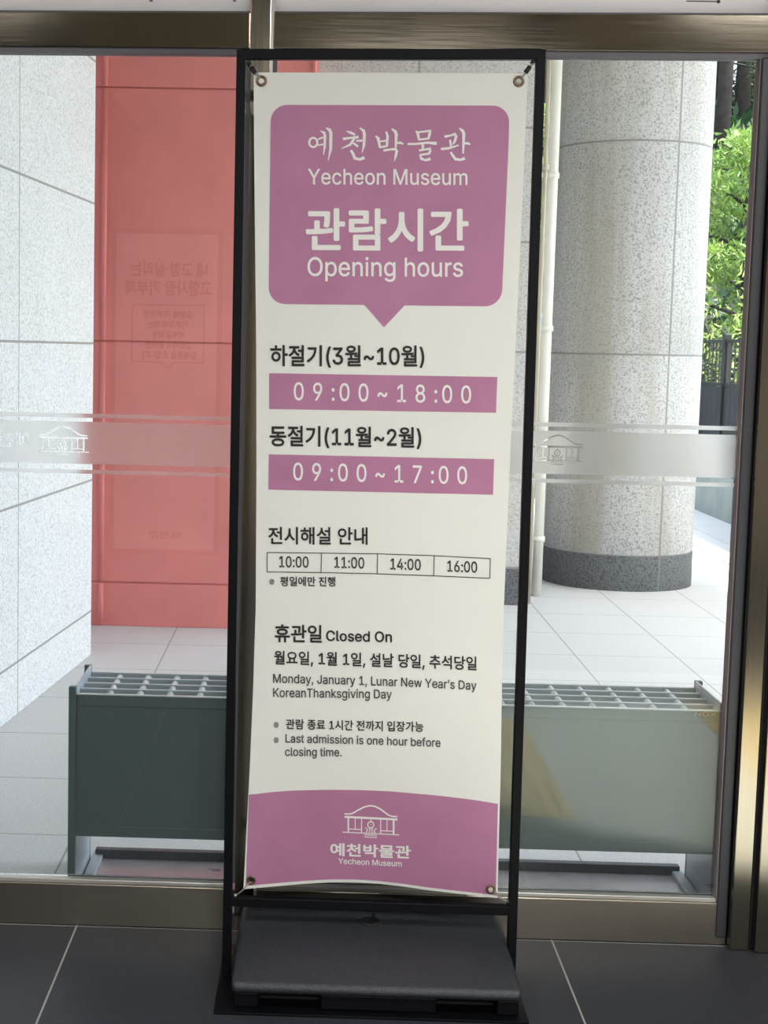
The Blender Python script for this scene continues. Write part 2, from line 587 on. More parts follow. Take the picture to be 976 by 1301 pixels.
# outlines of the Latin letters and figures, in thousandths of the type size (advance, loops)
GR = {
    'Y': (674, '291,0 291,297 23,727 130,727 275,492 290,466 304,441 317,417 330,391 343,362 356,329 319,329 333,363 346,392 359,418 372,443 386,467 400,492 544,727 650,727 383,297 383,0'),
    'e': (577, '303,-12 253,-8 207,4 167,23 132,50 103,82 79,121 62,165 52,214 49,267 52,320 62,369 79,414 102,453 130,486 164,513 203,533 246,545 293,549 322,547 351,542 380,534 407,522 432,507 456,487 477,463 495,435 510,403 521,366 528,324 530,277 530,242 107,242 107,316 483,316 442,289 440,323 435,355 425,384 412,409 395,431 375,448 351,461 324,469 293,472 262,469 234,461 209,448 188,430 170,409 156,385 145,358 139,331 137,301 137,254 139,216 146,182 158,152 173,126 193,105 216,88 242,76 271,68 303,66 324,67 344,70 362,75 379,83 394,92 408,104 419,118 429,133 436,151 521,130 511,103 497,78 479,56 457,36 432,20 404,6 373,-4 339,-10'),
    'c': (565, '296,-12 249,-8 206,4 167,23 132,50 103,83 80,121 63,166 52,214 49,268 52,322 63,371 80,416 103,455 132,487 167,514 206,533 249,545 296,549 322,548 347,544 371,539 394,531 416,520 436,508 454,494 471,478 485,460 498,440 508,418 516,395 433,374 428,388 422,401 415,413 406,424 396,434 385,444 373,452 360,459 346,464 330,468 314,470 296,471 262,468 233,459 207,443 186,422 168,398 155,369 145,337 139,303 138,268 139,233 145,199 155,168 168,139 186,115 207,94 233,79 262,69 296,66 314,67 331,70 346,74 361,79 374,86 387,94 398,104 408,115 416,127 424,139 430,153 434,167 518,146 510,122 500,100 487,80 473,62 456,45 437,30 417,18 395,7 372,-1 348,-7 322,-11'),
    'h': (586, '162,324 162,0 75,0 75,727 162,727 162,411 146,411 165,456 189,491 217,517 250,535 286,546 325,549 360,547 392,539 422,526 447,509 469,486 487,458 500,425 507,387 510,343 510,0 423,0 423,336 419,375 408,408 390,435 365,454 335,466 300,470 275,468 251,463 230,453 210,440 194,424 180,404 170,380 164,354'),
    'o': (593, '296,-12 249,-8 206,4 167,23 132,50 103,83 80,121 63,166 52,214 49,268 52,322 63,371 80,416 103,455 132,487 167,514 206,533 249,545 296,549 344,545 387,533 426,514 461,487 490,455 513,416 530,371 541,322 544,268 541,214 530,166 513,121 490,83 461,50 426,23 387,4 344,-8|296,66 330,69 360,79 386,94 408,115 425,139 439,168 448,199 454,233 456,268 454,303 448,337 439,369 425,398 408,422 386,443 360,459 330,468 296,471 262,468 233,459 207,443 186,422 168,398 155,369 145,337 139,303 138,268 139,233 145,199 155,168 168,139 186,115 207,94 233,79 262,69'),
    'n': (585, '162,324 162,0 75,0 75,542 159,542 160,411 146,411 165,456 189,491 217,517 250,535 286,546 325,549 360,547 392,539 421,526 447,509 469,486 486,458 500,425 507,387 510,343 510,0 423,0 423,336 419,375 408,408 390,435 365,454 335,466 300,470 275,468 251,463 230,453 210,440 194,424 180,404 170,380 164,354'),
    ' ': (268, ''),
    'M': (897, '86,0 86,727 217,727 396,267 400,256 405,242 410,227 416,210 422,193 427,175 433,157 439,138 445,120 450,102 455,85 459,70 439,70 444,85 449,101 454,118 460,136 465,154 471,173 477,192 483,209 489,226 494,242 499,255 503,267 680,727 811,727 811,0 720,0 720,415 720,431 720,449 720,467 721,486 721,506 721,527 722,548 722,569 723,590 723,611 724,632 724,653 732,653 725,630 718,608 711,585 703,562 696,540 688,518 681,497 674,478 668,460 661,443 656,428 651,415 488,0 409,0 243,415 239,428 233,442 227,458 221,476 214,495 207,516 200,537 192,559 184,582 176,606 168,629 160,653 170,653 170,634 171,615 171,594 172,573 172,552 173,531 173,510 173,489 174,469 174,450 174,432 174,415 174,0'),
    'u': (586, '260,-7 225,-5 193,3 164,15 138,33 117,56 99,84 86,117 78,155 75,198 75,542 162,542 162,206 166,167 177,134 196,107 220,87 250,76 286,72 311,74 334,79 356,89 375,102 391,118 405,138 415,162 421,188 423,218 423,542 510,542 510,0 426,0 426,131 439,131 420,86 396,50 367,24 335,7 299,-4'),
    's': (521, '260,-12 224,-10 191,-4 160,5 133,18 109,34 88,54 72,78 59,104 51,135 134,152 144,125 158,103 177,86 201,74 228,67 259,65 294,68 324,76 349,89 368,106 379,125 383,147 381,165 374,180 363,194 347,205 327,214 303,221 213,243 168,257 131,275 103,297 83,324 71,355 67,391 70,421 78,449 93,473 112,495 136,514 164,529 196,540 230,547 267,549 303,547 334,541 363,532 387,519 409,503 427,484 442,463 454,440 463,414 383,396 374,416 362,434 346,451 326,464 300,472 268,475 237,472 210,465 187,453 169,436 159,417 155,396 158,377 165,361 177,347 194,336 217,326 245,318 328,299 373,285 409,267 437,245 457,218 469,187 473,152 470,121 461,93 446,67 426,44 401,25 371,9 337,-2 300,-9'),
    'm': (871, '75,0 75,542 160,542 160,422 154,422 163,449 174,473 189,494 206,512 225,526 246,537 268,545 290,550 313,552 351,547 383,535 410,515 432,489 448,457 458,421 446,421 454,446 466,469 482,490 500,508 521,523 544,535 569,544 596,550 624,552 654,549 683,542 710,531 734,515 755,494 772,469 785,439 793,404 795,364 795,0 708,0 708,362 704,398 693,426 675,447 652,461 626,469 598,472 575,470 553,465 534,457 518,445 504,431 493,414 485,396 480,375 479,353 479,0 392,0 392,371 388,399 378,424 361,444 339,460 314,469 285,472 264,470 244,465 225,457 208,446 192,431 180,413 170,392 164,368 162,340 162,0'),
    'O': (762, '381,-10 321,-5 266,10 215,36 170,70 131,113 100,165 76,224 62,290 58,363 62,436 76,502 100,562 131,613 170,656 215,691 266,716 321,731 381,736 441,731 497,716 548,691 593,656 631,613 662,562 686,502 700,436 704,363 700,290 686,224 662,165 631,113 593,70 548,36 497,10 441,-5|381,76 423,79 462,90 499,108 532,134 560,166 583,206 601,252 611,304 614,363 611,422 601,475 583,521 560,560 532,593 499,618 462,636 423,647 381,651 339,647 300,636 263,618 230,592 202,560 179,520 162,474 151,422 148,363 151,304 162,252 179,206 202,167 230,134 263,109 300,90 339,79'),
    'p': (606, '75,-204 75,542 160,542 160,456 169,456 176,467 185,480 196,494 209,508 226,520 245,532 268,542 295,547 327,549 371,545 411,534 447,515 479,489 506,457 528,418 544,373 554,324 557,270 554,215 544,165 528,121 506,82 479,49 447,23 411,4 371,-8 328,-12 297,-10 270,-4 247,5 227,17 211,30 197,45 186,59 176,72 169,84 162,84 162,-204|315,67 346,70 374,79 399,94 420,114 437,138 451,167 461,199 467,233 469,271 467,307 461,342 451,373 438,401 421,425 400,445 375,459 347,468 315,471 283,468 255,460 230,446 209,427 192,403 178,375 169,344 163,309 161,271 163,232 169,197 179,164 192,136 210,112 231,93 255,78 283,70'),
    'i': (238, '75,0 75,542 162,542 162,0|119,632 104,634 89,640 77,649 67,661 61,675 59,690 61,705 67,719 77,731 89,741 104,746 119,748 136,746 150,741 163,731 173,719 178,705 180,690 178,675 173,661 163,649 150,640 136,634'),
    'g': (607, '296,-215 257,-213 222,-208 191,-199 163,-188 139,-174 118,-157 99,-139 84,-120 72,-99 145,-58 153,-70 163,-82 174,-94 187,-106 202,-117 220,-126 242,-133 267,-138 296,-139 337,-135 373,-125 403,-107 426,-82 440,-49 445,-8 445,98 437,98 430,86 420,73 409,59 396,46 380,33 360,22 337,14 310,9 278,7 236,10 197,21 161,38 129,62 101,92 79,129 62,171 52,219 49,273 52,327 62,375 79,419 101,457 128,489 160,515 197,534 237,545 280,549 312,547 339,542 362,533 382,521 398,508 412,494 423,480 432,467 439,455 447,455 447,542 532,542 532,-13 528,-57 518,-95 500,-128 477,-156 448,-177 415,-194 378,-206 338,-213|293,84 324,87 352,95 376,107 397,125 415,147 428,173 438,203 444,237 446,275 444,312 438,346 429,377 415,404 398,427 377,446 352,460 324,468 293,471 261,468 232,459 207,445 186,426 169,402 155,375 145,344 139,311 138,275 139,239 145,205 155,175 169,149 187,126 208,108 233,95 261,87'),
    'r': (370, '75,0 75,542 159,542 159,458 165,458 177,484 195,506 218,524 244,538 273,547 304,550 311,550 319,549 327,549 335,549 342,548 348,548 348,460 344,461 337,462 328,463 318,464 307,465 296,465 271,463 248,458 227,449 209,437 193,423 180,405 170,385 164,363 162,338 162,0'),
    'd': (606, '279,-12 236,-8 196,4 159,23 127,49 100,82 78,121 62,165 52,215 49,270 52,324 62,373 78,418 100,457 128,489 160,515 196,534 236,545 279,549 311,547 338,542 361,532 381,520 397,508 410,494 421,480 430,467 437,456 444,456 444,727 531,727 531,0 447,0 447,84 438,84 430,72 421,59 410,45 396,30 380,17 360,5 337,-4 310,-10|292,67 323,70 351,78 376,93 397,112 414,136 428,164 437,197 443,232 445,271 443,309 438,344 428,375 414,403 397,427 376,446 352,460 324,468 292,471 260,468 231,459 207,445 185,425 168,401 155,373 145,342 139,307 138,271 139,233 145,199 155,167 169,138 186,114 207,94 232,79 260,70'),
    'a': (556, '228,-12 195,-10 164,-4 135,7 109,22 86,41 68,64 54,90 46,120 43,154 45,183 52,209 62,230 75,248 92,263 111,276 132,286 155,294 179,301 204,306 229,310 255,314 285,318 311,321 334,324 352,327 367,331 379,335 387,342 392,352 394,364 394,367 392,388 388,407 381,424 371,438 358,450 343,460 324,467 303,471 279,473 255,471 233,467 213,460 196,451 181,441 168,430 158,417 149,404 143,391 59,416 73,447 91,473 112,494 136,512 162,526 190,536 219,543 248,548 277,549 297,548 319,546 341,542 364,536 387,526 408,515 428,500 445,480 460,457 472,430 479,397 481,359 481,0 395,0 395,74 389,74 382,61 372,48 360,35 345,22 328,11 307,1 284,-6 258,-11|243,65 274,67 302,73 325,84 346,98 363,114 376,133 386,154 392,175 394,197 394,271 389,267 381,263 371,260 358,257 345,254 330,251 315,249 301,246 286,245 272,243 261,241 251,240 230,237 211,232 192,227 175,219 160,210 148,199 139,185 133,169 131,150 133,132 138,117 146,103 156,92 170,82 185,75 203,69 222,66'),
    'y': (556, '68,-198 88,-122 102,-125 118,-128 134,-128 148,-127 162,-123 174,-116 186,-106 197,-92 206,-73 215,-51 232,-2 25,542 120,542 236,221 247,189 258,156 267,124 275,92 284,61 294,30 262,30 271,61 280,92 289,124 298,156 309,189 320,221 436,542 531,542 292,-83 280,-110 267,-133 252,-153 236,-170 218,-183 199,-194 178,-201 155,-206 131,-207 117,-207 104,-206 92,-204 82,-202 74,-200'),
    ',': (268, '54,-171 97,101 196,101 120,-171'),
    'J': (566, '264,-10 204,-3 152,15 108,47 74,90 54,143 47,208 47,247 139,247 139,208 143,167 155,133 174,106 199,87 229,75 264,71 299,75 329,87 354,106 373,133 384,167 388,208 388,727 480,727 480,208 474,143 454,90 420,47 376,15 324,-3'),
    '1': (647, '109,0 109,78 558,78 558,0|394,727 394,0 303,0 303,640 299,640 123,511 123,610 283,727'),
    'L': (561, '86,0 86,727 178,727 178,81 516,81 516,0'),
    'N': (748, '86,0 86,727 195,727 490,261 498,248 508,233 518,215 529,196 541,175 553,152 566,129 579,104 591,79 578,77 576,103 574,129 572,155 571,179 571,203 570,225 570,245 570,263 570,278 570,727 662,727 662,0 552,0 289,414 277,433 265,452 253,472 241,494 227,518 211,544 194,574 175,608 154,646 170,648 172,613 173,580 175,548 176,519 177,492 178,468 178,447 178,430 178,415 178,0'),
    'w': (810, '197,0 32,542 124,542 191,305 200,271 210,234 220,195 230,153 240,107 250,59 236,59 245,106 255,150 265,192 275,232 285,270 295,305 360,542 452,542 516,305 526,270 535,233 545,194 555,152 565,107 574,59 559,59 569,106 580,151 590,193 600,233 610,270 619,305 686,542 778,542 613,0 526,0 455,245 449,270 442,296 435,321 428,347 422,374 415,400 408,427 402,455 395,482 415,482 408,455 402,428 395,401 389,374 382,347 375,321 368,295 361,270 354,245 284,0'),
    '’': (253, '74,454 117,727 216,727 140,454'),
    'D': (717, '313,0 137,0 137,81 307,81 363,85 412,96 454,115 490,141 519,174 541,213 557,258 567,309 570,365 567,420 557,470 542,515 519,554 491,586 456,611 416,630 369,641 316,645 133,645 133,727 322,727 389,722 450,707 503,683 550,650 588,609 619,559 641,501 655,436 659,365 655,293 641,227 619,169 588,119 548,77 501,44 445,20 383,5|178,727 178,0 86,0 86,727'),
    'K': (667, '149,208 149,309 166,331 182,352 199,373 215,393 232,413 249,433 267,453 284,472 302,492 519,727 640,727 330,394 325,394|86,0 86,727 178,727 178,477 177,321 178,276 178,0|532,0 268,370 326,442 641,0'),
    'T': (641, '45,645 45,727 595,727 595,645 367,645 367,0 275,0 275,645'),
    'k': (544, '157,195 157,302 172,302 406,542 514,542 263,285 253,285|75,0 75,727 162,727 162,0|420,0 211,265 273,327 532,0'),
    'v': (556, '232,0 25,542 120,542 236,221 247,189 258,156 267,124 276,92 285,61 294,30 263,30 272,61 281,92 290,124 299,156 309,189 320,221 435,542 531,542 323,0'),
    't': (325, '291,542 291,467 9,467 9,542|93,673 180,673 180,139 182,118 186,101 194,88 206,78 222,73 243,71 249,71 256,72 265,73 273,74 281,75 288,77 304,2 295,0 285,-2 274,-4 263,-5 252,-6 240,-6 197,-2 161,10 131,30 110,58 97,92 93,133'),
    'b': (606, '328,-12 297,-10 269,-4 246,5 227,17 210,30 197,45 186,59 176,72 169,84 160,84 160,0 75,0 75,727 162,727 162,456 169,456 176,467 186,480 196,494 209,508 226,520 245,532 268,542 295,547 327,549 371,545 411,534 447,515 479,489 506,457 528,418 544,373 554,324 557,270 554,215 544,165 528,121 506,82 479,49 447,23 411,4 371,-8|315,67 346,70 374,79 399,94 420,114 437,138 451,167 461,199 467,233 469,271 467,307 461,342 451,373 438,401 421,425 400,445 375,459 347,468 315,471 283,468 255,460 230,446 209,427 192,403 178,375 169,344 163,309 161,271 163,232 169,197 179,164 192,136 210,112 231,93 255,78 283,70'),
    'f': (362, '326,542 326,467 9,467 9,542|115,0 115,616 117,646 125,671 137,694 152,713 171,729 193,741 217,750 242,755 268,757 286,756 303,755 317,752 330,750 339,747 347,744 325,669 320,671 314,672 307,674 299,676 289,677 278,677 254,675 235,668 220,657 210,641 204,622 202,598 202,0'),
    'l': (270, '199,-3 161,0 129,11 106,29 89,53 78,84 75,120 75,727 162,727 162,141 163,119 167,101 172,89 180,81 192,76 209,74 217,74 224,75 229,75 234,76 238,77 242,78 258,4 250,2 241,0 231,-1 220,-2 210,-3'),
    '.': (268, '136,-6 119,-4 104,2 90,13 79,26 73,42 71,59 73,76 79,91 90,105 104,115 119,122 136,124 153,122 169,115 182,105 193,91 199,76 201,59 199,42 193,26 182,13 169,2 153,-4'),
}
GB = {
    '0': (647, '324,-10 272,-5 226,10 186,34 150,68 121,111 98,162 82,221 72,288 68,363 72,437 82,504 99,564 122,615 151,658 186,692 227,717 273,731 324,736 375,731 421,717 461,692 496,658 525,615 549,564 565,504 575,437 579,363 575,288 565,221 549,162 526,111 497,68 462,34 421,10 375,-5|324,71 357,75 388,86 414,105 438,132 457,165 472,205 482,252 489,304 491,363 489,422 482,475 472,521 457,561 438,595 414,621 388,641 357,652 324,656 290,652 260,641 233,621 210,595 191,561 176,521 165,475 158,422 156,363 158,304 165,252 176,205 191,165 210,132 233,105 260,86 290,75'),
    '1': (647, '109,0 109,78 558,78 558,0|394,727 394,0 303,0 303,640 299,640 123,511 123,610 283,727'),
    '2': (647, '91,0 91,68 335,327 361,355 383,380 403,403 420,425 433,446 444,466 451,487 456,508 457,531 455,555 449,578 439,598 426,615 409,630 390,641 368,650 345,655 319,656 292,654 268,649 246,639 227,626 211,610 198,591 189,568 183,544 181,517 94,517 97,559 107,597 123,632 145,662 172,688 204,709 240,724 279,733 321,736 363,733 402,724 437,709 468,689 494,665 516,636 532,604 541,569 544,532 543,505 538,479 530,454 518,428 501,399 480,369 453,336 420,299 381,256 218,86 218,81 556,81 556,0'),
    '3': (647, '311,-10 268,-7 228,1 189,14 155,32 125,55 100,82 81,113 68,149 62,188 156,188 160,164 169,143 181,124 196,108 215,95 236,85 260,77 285,73 312,71 341,73 368,78 393,87 415,99 434,114 449,133 461,154 468,179 470,207 468,233 462,257 451,280 436,301 417,319 392,334 363,345 328,351 287,354 224,354 224,427 411,640 411,646 99,646 99,727 532,727 532,658 302,397 302,413 353,414 399,408 440,394 476,374 506,348 530,318 547,283 558,246 561,207 558,166 547,129 529,94 505,64 476,39 441,18 401,2 358,-7'),
    '4': (647, '57,151 57,226 353,727 444,727 155,237 155,232 590,232 590,151|402,0 402,173 402,209 402,454 490,454 490,0'),
    '5': (647, '316,-10 274,-7 236,2 200,16 168,35 141,58 118,86 101,117 90,150 85,186 175,186 178,165 186,145 197,127 211,111 228,97 247,86 269,78 292,73 316,71 344,73 370,80 394,92 416,107 434,126 449,149 459,174 466,202 468,232 466,262 459,290 448,316 433,339 414,358 392,374 368,386 341,393 311,395 287,394 263,390 239,383 217,374 198,364 183,351 96,361 137,727 523,727 523,646 215,646 191,431 195,431 212,444 231,455 254,464 277,471 302,475 328,476 360,474 391,468 420,458 446,445 471,428 493,407 512,384 528,358 541,330 551,300 556,267 558,233 555,188 544,146 527,108 503,74 475,45 441,22 403,4 361,-6'),
    '6': (647, '323,-10 280,-6 240,4 203,21 171,44 143,73 121,106 104,144 94,186 91,231 93,267 101,303 114,341 133,383 161,432 196,486 360,727 460,727 216,373 208,373 215,386 225,399 236,411 249,422 263,431 279,438 297,444 316,447 335,449 378,446 416,436 451,421 481,400 507,374 528,343 543,307 552,268 555,224 552,181 542,141 525,104 503,71 475,43 443,20 406,4 366,-6|323,69 350,71 375,78 398,89 418,105 435,123 449,145 459,169 466,196 468,224 466,254 459,280 449,305 435,326 418,344 398,359 375,370 350,377 323,379 296,377 271,370 248,359 228,345 211,327 197,306 187,281 181,255 178,226 181,197 187,170 197,145 211,123 228,105 248,89 271,78 296,71'),
    '7': (647, '138,0 462,640 462,646 89,646 89,727 558,727 558,641 236,0'),
    '8': (647, '323,-10 276,-7 233,2 194,16 159,36 130,60 106,88 88,120 78,155 74,193 76,223 82,252 93,279 107,303 124,325 144,344 167,360 192,371 218,378 218,381 185,394 156,413 132,440 115,471 104,506 100,543 104,579 113,612 129,642 151,669 177,692 208,711 243,725 282,734 323,736 364,734 402,725 437,711 468,692 494,669 516,642 532,612 542,579 545,543 542,506 531,471 513,440 490,413 462,394 429,381 429,378 455,371 479,360 502,344 522,325 539,303 553,279 564,252 570,223 572,193 569,155 558,120 541,88 517,60 487,36 453,16 413,2 370,-7|323,70 354,72 382,77 407,86 428,98 447,113 461,131 472,151 479,173 481,198 479,224 472,248 460,269 445,289 426,305 404,318 379,328 352,334 323,336 294,334 267,328 242,318 219,305 201,289 185,269 174,248 167,224 165,198 167,173 173,151 184,131 199,113 217,98 239,86 264,77 292,72|323,414 348,415 371,420 392,429 410,440 426,455 439,472 448,492 454,513 456,536 454,560 449,581 439,600 427,617 411,631 393,642 372,650 349,655 323,657 298,655 274,650 253,642 235,631 219,617 207,600 197,581 192,560 190,536 192,513 197,492 207,472 219,455 235,440 254,429 275,420 298,415'),
    '9': (647, '323,736 366,733 406,723 443,706 475,682 503,654 525,620 542,582 552,541 555,495 553,460 545,423 532,385 513,343 485,295 450,240 286,0 186,0 431,354 439,354 431,340 422,328 411,316 397,305 383,296 367,288 349,283 331,279 311,278 269,281 231,290 196,306 165,327 139,353 118,384 103,420 94,459 91,502 94,546 104,586 121,623 144,656 171,683 204,706 240,723 280,733|323,657 296,655 271,648 249,637 228,622 211,604 197,582 187,557 181,531 179,502 181,473 187,446 197,422 211,400 228,382 249,367 271,356 296,350 323,348 350,350 375,356 398,367 418,382 435,400 449,421 459,445 466,472 468,500 466,530 459,557 449,582 435,603 418,622 398,637 375,648 350,655'),
    ':': (268, '136,-6 119,-4 104,2 90,13 79,26 73,42 71,59 73,76 79,91 90,105 104,115 119,122 136,124 153,122 169,115 182,105 193,91 199,76 201,59 199,42 193,26 182,13 169,2 153,-4|136,387 119,389 104,395 90,406 79,419 73,435 71,452 73,469 79,484 90,498 104,508 119,515 136,517 153,515 169,508 182,498 193,484 199,469 201,452 199,435 193,419 182,406 169,395 153,389'),
    '~': (647, '75,214 76,252 83,284 94,311 109,333 126,351 147,364 169,373 192,379 216,380 239,379 261,374 282,365 303,353 326,336 351,315 367,302 381,291 393,283 403,278 415,275 427,274 445,277 461,284 474,296 484,313 490,335 492,361 572,361 570,323 563,291 552,264 537,242 519,225 499,211 477,202 454,197 430,195 406,197 384,202 363,211 342,223 319,240 295,259 279,273 265,284 253,291 243,296 231,299 219,300 202,298 186,291 173,280 162,264 156,242 155,214'),
    '(': (390, '127,295 129,349 135,405 144,462 156,520 171,576 188,630 208,681 229,728 252,770 337,770 313,719 292,666 273,611 256,556 242,502 231,448 223,395 218,344 216,295 217,252 222,208 229,164 239,118 252,72 269,23 288,-27 311,-81 337,-137 252,-137 214,-66 183,5 159,78 141,151 131,223'),
    ')': (390, '53,-137 80,-80 103,-26 123,26 139,74 152,121 162,166 169,210 173,253 174,295 172,344 168,395 159,448 148,502 134,556 118,611 99,666 77,719 53,770 138,770 161,728 183,681 202,630 220,576 235,520 247,462 256,405 261,349 263,295 259,222 249,149 231,76 206,4 175,-67 138,-137'),
    ',': (268, '54,-171 97,101 196,101 120,-171'),
    ' ': (268, ''),
    'C': (729, '382,-10 321,-5 266,10 215,36 169,70 131,113 99,165 76,224 62,290 58,363 62,436 76,502 99,562 131,613 169,656 215,691 266,716 321,731 382,736 418,735 453,729 486,720 518,708 547,692 574,673 599,651 621,626 640,598 655,567 667,533 675,497 583,497 577,521 568,543 556,563 543,582 527,598 510,612 492,624 472,634 450,641 428,647 405,650 382,651 339,647 299,636 262,617 229,592 201,559 178,520 161,474 151,421 148,363 151,304 162,252 179,207 202,167 230,135 263,109 299,90 339,79 382,76 405,77 428,80 450,86 472,93 492,103 510,115 527,129 543,145 556,163 568,183 577,205 583,229 675,229 667,193 656,160 640,129 621,101 599,76 575,54 547,35 518,19 486,7 453,-2 418,-8'),
    'l': (270, '199,-3 161,0 129,11 106,29 89,53 78,84 75,120 75,727 162,727 162,141 163,119 167,101 172,89 180,81 192,76 209,74 217,74 224,75 229,75 234,76 238,77 242,78 258,4 250,2 241,0 231,-1 220,-2 210,-3'),
    'o': (593, '296,-12 249,-8 206,4 167,23 132,50 103,83 80,121 63,166 52,214 49,268 52,322 63,371 80,416 103,455 132,487 167,514 206,533 249,545 296,549 344,545 387,533 426,514 461,487 490,455 513,416 530,371 541,322 544,268 541,214 530,166 513,121 490,83 461,50 426,23 387,4 344,-8|296,66 330,69 360,79 386,94 408,115 425,139 439,168 448,199 454,233 456,268 454,303 448,337 439,369 425,398 408,422 386,443 360,459 330,468 296,471 262,468 233,459 207,443 186,422 168,398 155,369 145,337 139,303 138,268 139,233 145,199 155,168 168,139 186,115 207,94 233,79 262,69'),
    's': (521, '260,-12 224,-10 191,-4 160,5 133,18 109,34 88,54 72,78 59,104 51,135 134,152 144,125 158,103 177,86 201,74 228,67 259,65 294,68 324,76 349,89 368,106 379,125 383,147 381,165 374,180 363,194 347,205 327,214 303,221 213,243 168,257 131,275 103,297 83,324 71,355 67,391 70,421 78,449 93,473 112,495 136,514 164,529 196,540 230,547 267,549 303,547 334,541 363,532 387,519 409,503 427,484 442,463 454,440 463,414 383,396 374,416 362,434 346,451 326,464 300,472 268,475 237,472 210,465 187,453 169,436 159,417 155,396 158,377 165,361 177,347 194,336 217,326 245,318 328,299 373,285 409,267 437,245 457,218 469,187 473,152 470,121 461,93 446,67 426,44 401,25 371,9 337,-2 300,-9'),
    'e': (577, '303,-12 253,-8 207,4 167,23 132,50 103,82 79,121 62,165 52,214 49,267 52,320 62,369 79,414 102,453 130,486 164,513 203,533 246,545 293,549 322,547 351,542 380,534 407,522 432,507 456,487 477,463 495,435 510,403 521,366 528,324 530,277 530,242 107,242 107,316 483,316 442,289 440,323 435,355 425,384 412,409 395,431 375,448 351,461 324,469 293,472 262,469 234,461 209,448 188,430 170,409 156,385 145,358 139,331 137,301 137,254 139,216 146,182 158,152 173,126 193,105 216,88 242,76 271,68 303,66 324,67 344,70 362,75 379,83 394,92 408,104 419,118 429,133 436,151 521,130 511,103 497,78 479,56 457,36 432,20 404,6 373,-4 339,-10'),
    'd': (606, '279,-12 236,-8 196,4 159,23 127,49 100,82 78,121 62,165 52,215 49,270 52,324 62,373 78,418 100,457 128,489 160,515 196,534 236,545 279,549 311,547 338,542 361,532 381,520 397,508 410,494 421,480 430,467 437,456 444,456 444,727 531,727 531,0 447,0 447,84 438,84 430,72 421,59 410,45 396,30 380,17 360,5 337,-4 310,-10|292,67 323,70 351,78 376,93 397,112 414,136 428,164 437,197 443,232 445,271 443,309 438,344 428,375 414,403 397,427 376,446 352,460 324,468 292,471 260,468 231,459 207,445 185,425 168,401 155,373 145,342 139,307 138,271 139,233 145,199 155,167 169,138 186,114 207,94 232,79 260,70'),
    'O': (762, '381,-10 321,-5 266,10 215,36 170,70 131,113 100,165 76,224 62,290 58,363 62,436 76,502 100,562 131,613 170,656 215,691 266,716 321,731 381,736 441,731 497,716 548,691 593,656 631,613 662,562 686,502 700,436 704,363 700,290 686,224 662,165 631,113 593,70 548,36 497,10 441,-5|381,76 423,79 462,90 499,108 532,134 560,166 583,206 601,252 611,304 614,363 611,422 601,475 583,521 560,560 532,593 499,618 462,636 423,647 381,651 339,647 300,636 263,618 230,592 202,560 179,520 162,474 151,422 148,363 151,304 162,252 179,206 202,167 230,134 263,109 300,90 339,79'),
    'n': (585, '162,324 162,0 75,0 75,542 159,542 160,411 146,411 165,456 189,491 217,517 250,535 286,546 325,549 360,547 392,539 421,526 447,509 469,486 486,458 500,425 507,387 510,343 510,0 423,0 423,336 419,375 408,408 390,435 365,454 335,466 300,470 275,468 251,463 230,453 210,440 194,424 180,404 170,380 164,354'),
}
from mathutils.geometry import delaunay_2d_cdt


def fill_loops(loops):
    """triangles of a set of closed loops, even-odd rule"""
    vs, es = [], []
    for l in loops:
        n = len(vs)
        vs += [Vector(p) for p in l]
        es += [(n + i, n + (i + 1) % len(l)) for i in range(len(l))]
    ov, oe, of, *_ = delaunay_2d_cdt(vs, es, [], 0, 1e-6)
    A = np.array([vs[a] for a, c in es]); C = np.array([vs[c] for a, c in es])
    fs = []
    for t in of:
        cx, cy = sum(ov[i].x for i in t) / 3, sum(ov[i].y for i in t) / 3
        cr = (A[:, 1] > cy) != (C[:, 1] > cy)
        dy = np.where(cr, C[:, 1] - A[:, 1], 1.0)
        xi = A[:, 0] + (cy - A[:, 1]) * (C[:, 0] - A[:, 0]) / dy
        if np.count_nonzero(cr & (xi > cx)) % 2: fs.append(tuple(t))
    return [(v.x, v.y) for v in ov], fs


def hangul(ch, bold):
    c = bpy.data.curves.new('lettering', 'FONT')
    c.body, c.size, c.offset = ch, 1.0, bold
    c.resolution_u = 4
    c.fill_mode = 'NONE'
    o = bpy.data.objects.new('lettering', c)
    COL.objects.link(o)
    dg = bpy.context.evaluated_depsgraph_get()
    dg.update()
    me = bpy.data.meshes.new_from_object(o.evaluated_get(dg))
    v = [(q.co.x, q.co.y) for q in me.vertices]
    adj = {}
    for e in me.edges:
        a, d = e.vertices
        adj.setdefault(a, []).append(d); adj.setdefault(d, []).append(a)
    bpy.data.objects.remove(o); bpy.data.curves.remove(c); bpy.data.meshes.remove(me)
    seen, loops = set(), []
    for s in sorted(adj):
        if s in seen: continue
        l, p, k = [s], None, s
        seen.add(s)
        while True:
            nx = [q for q in adj[k] if q not in seen]
            if not nx: break
            k = nx[0]
            seen.add(k); l.append(k)
        if len(l) > 2: loops.append([v[i] for i in l])
    return loops


GLYPHS = {}


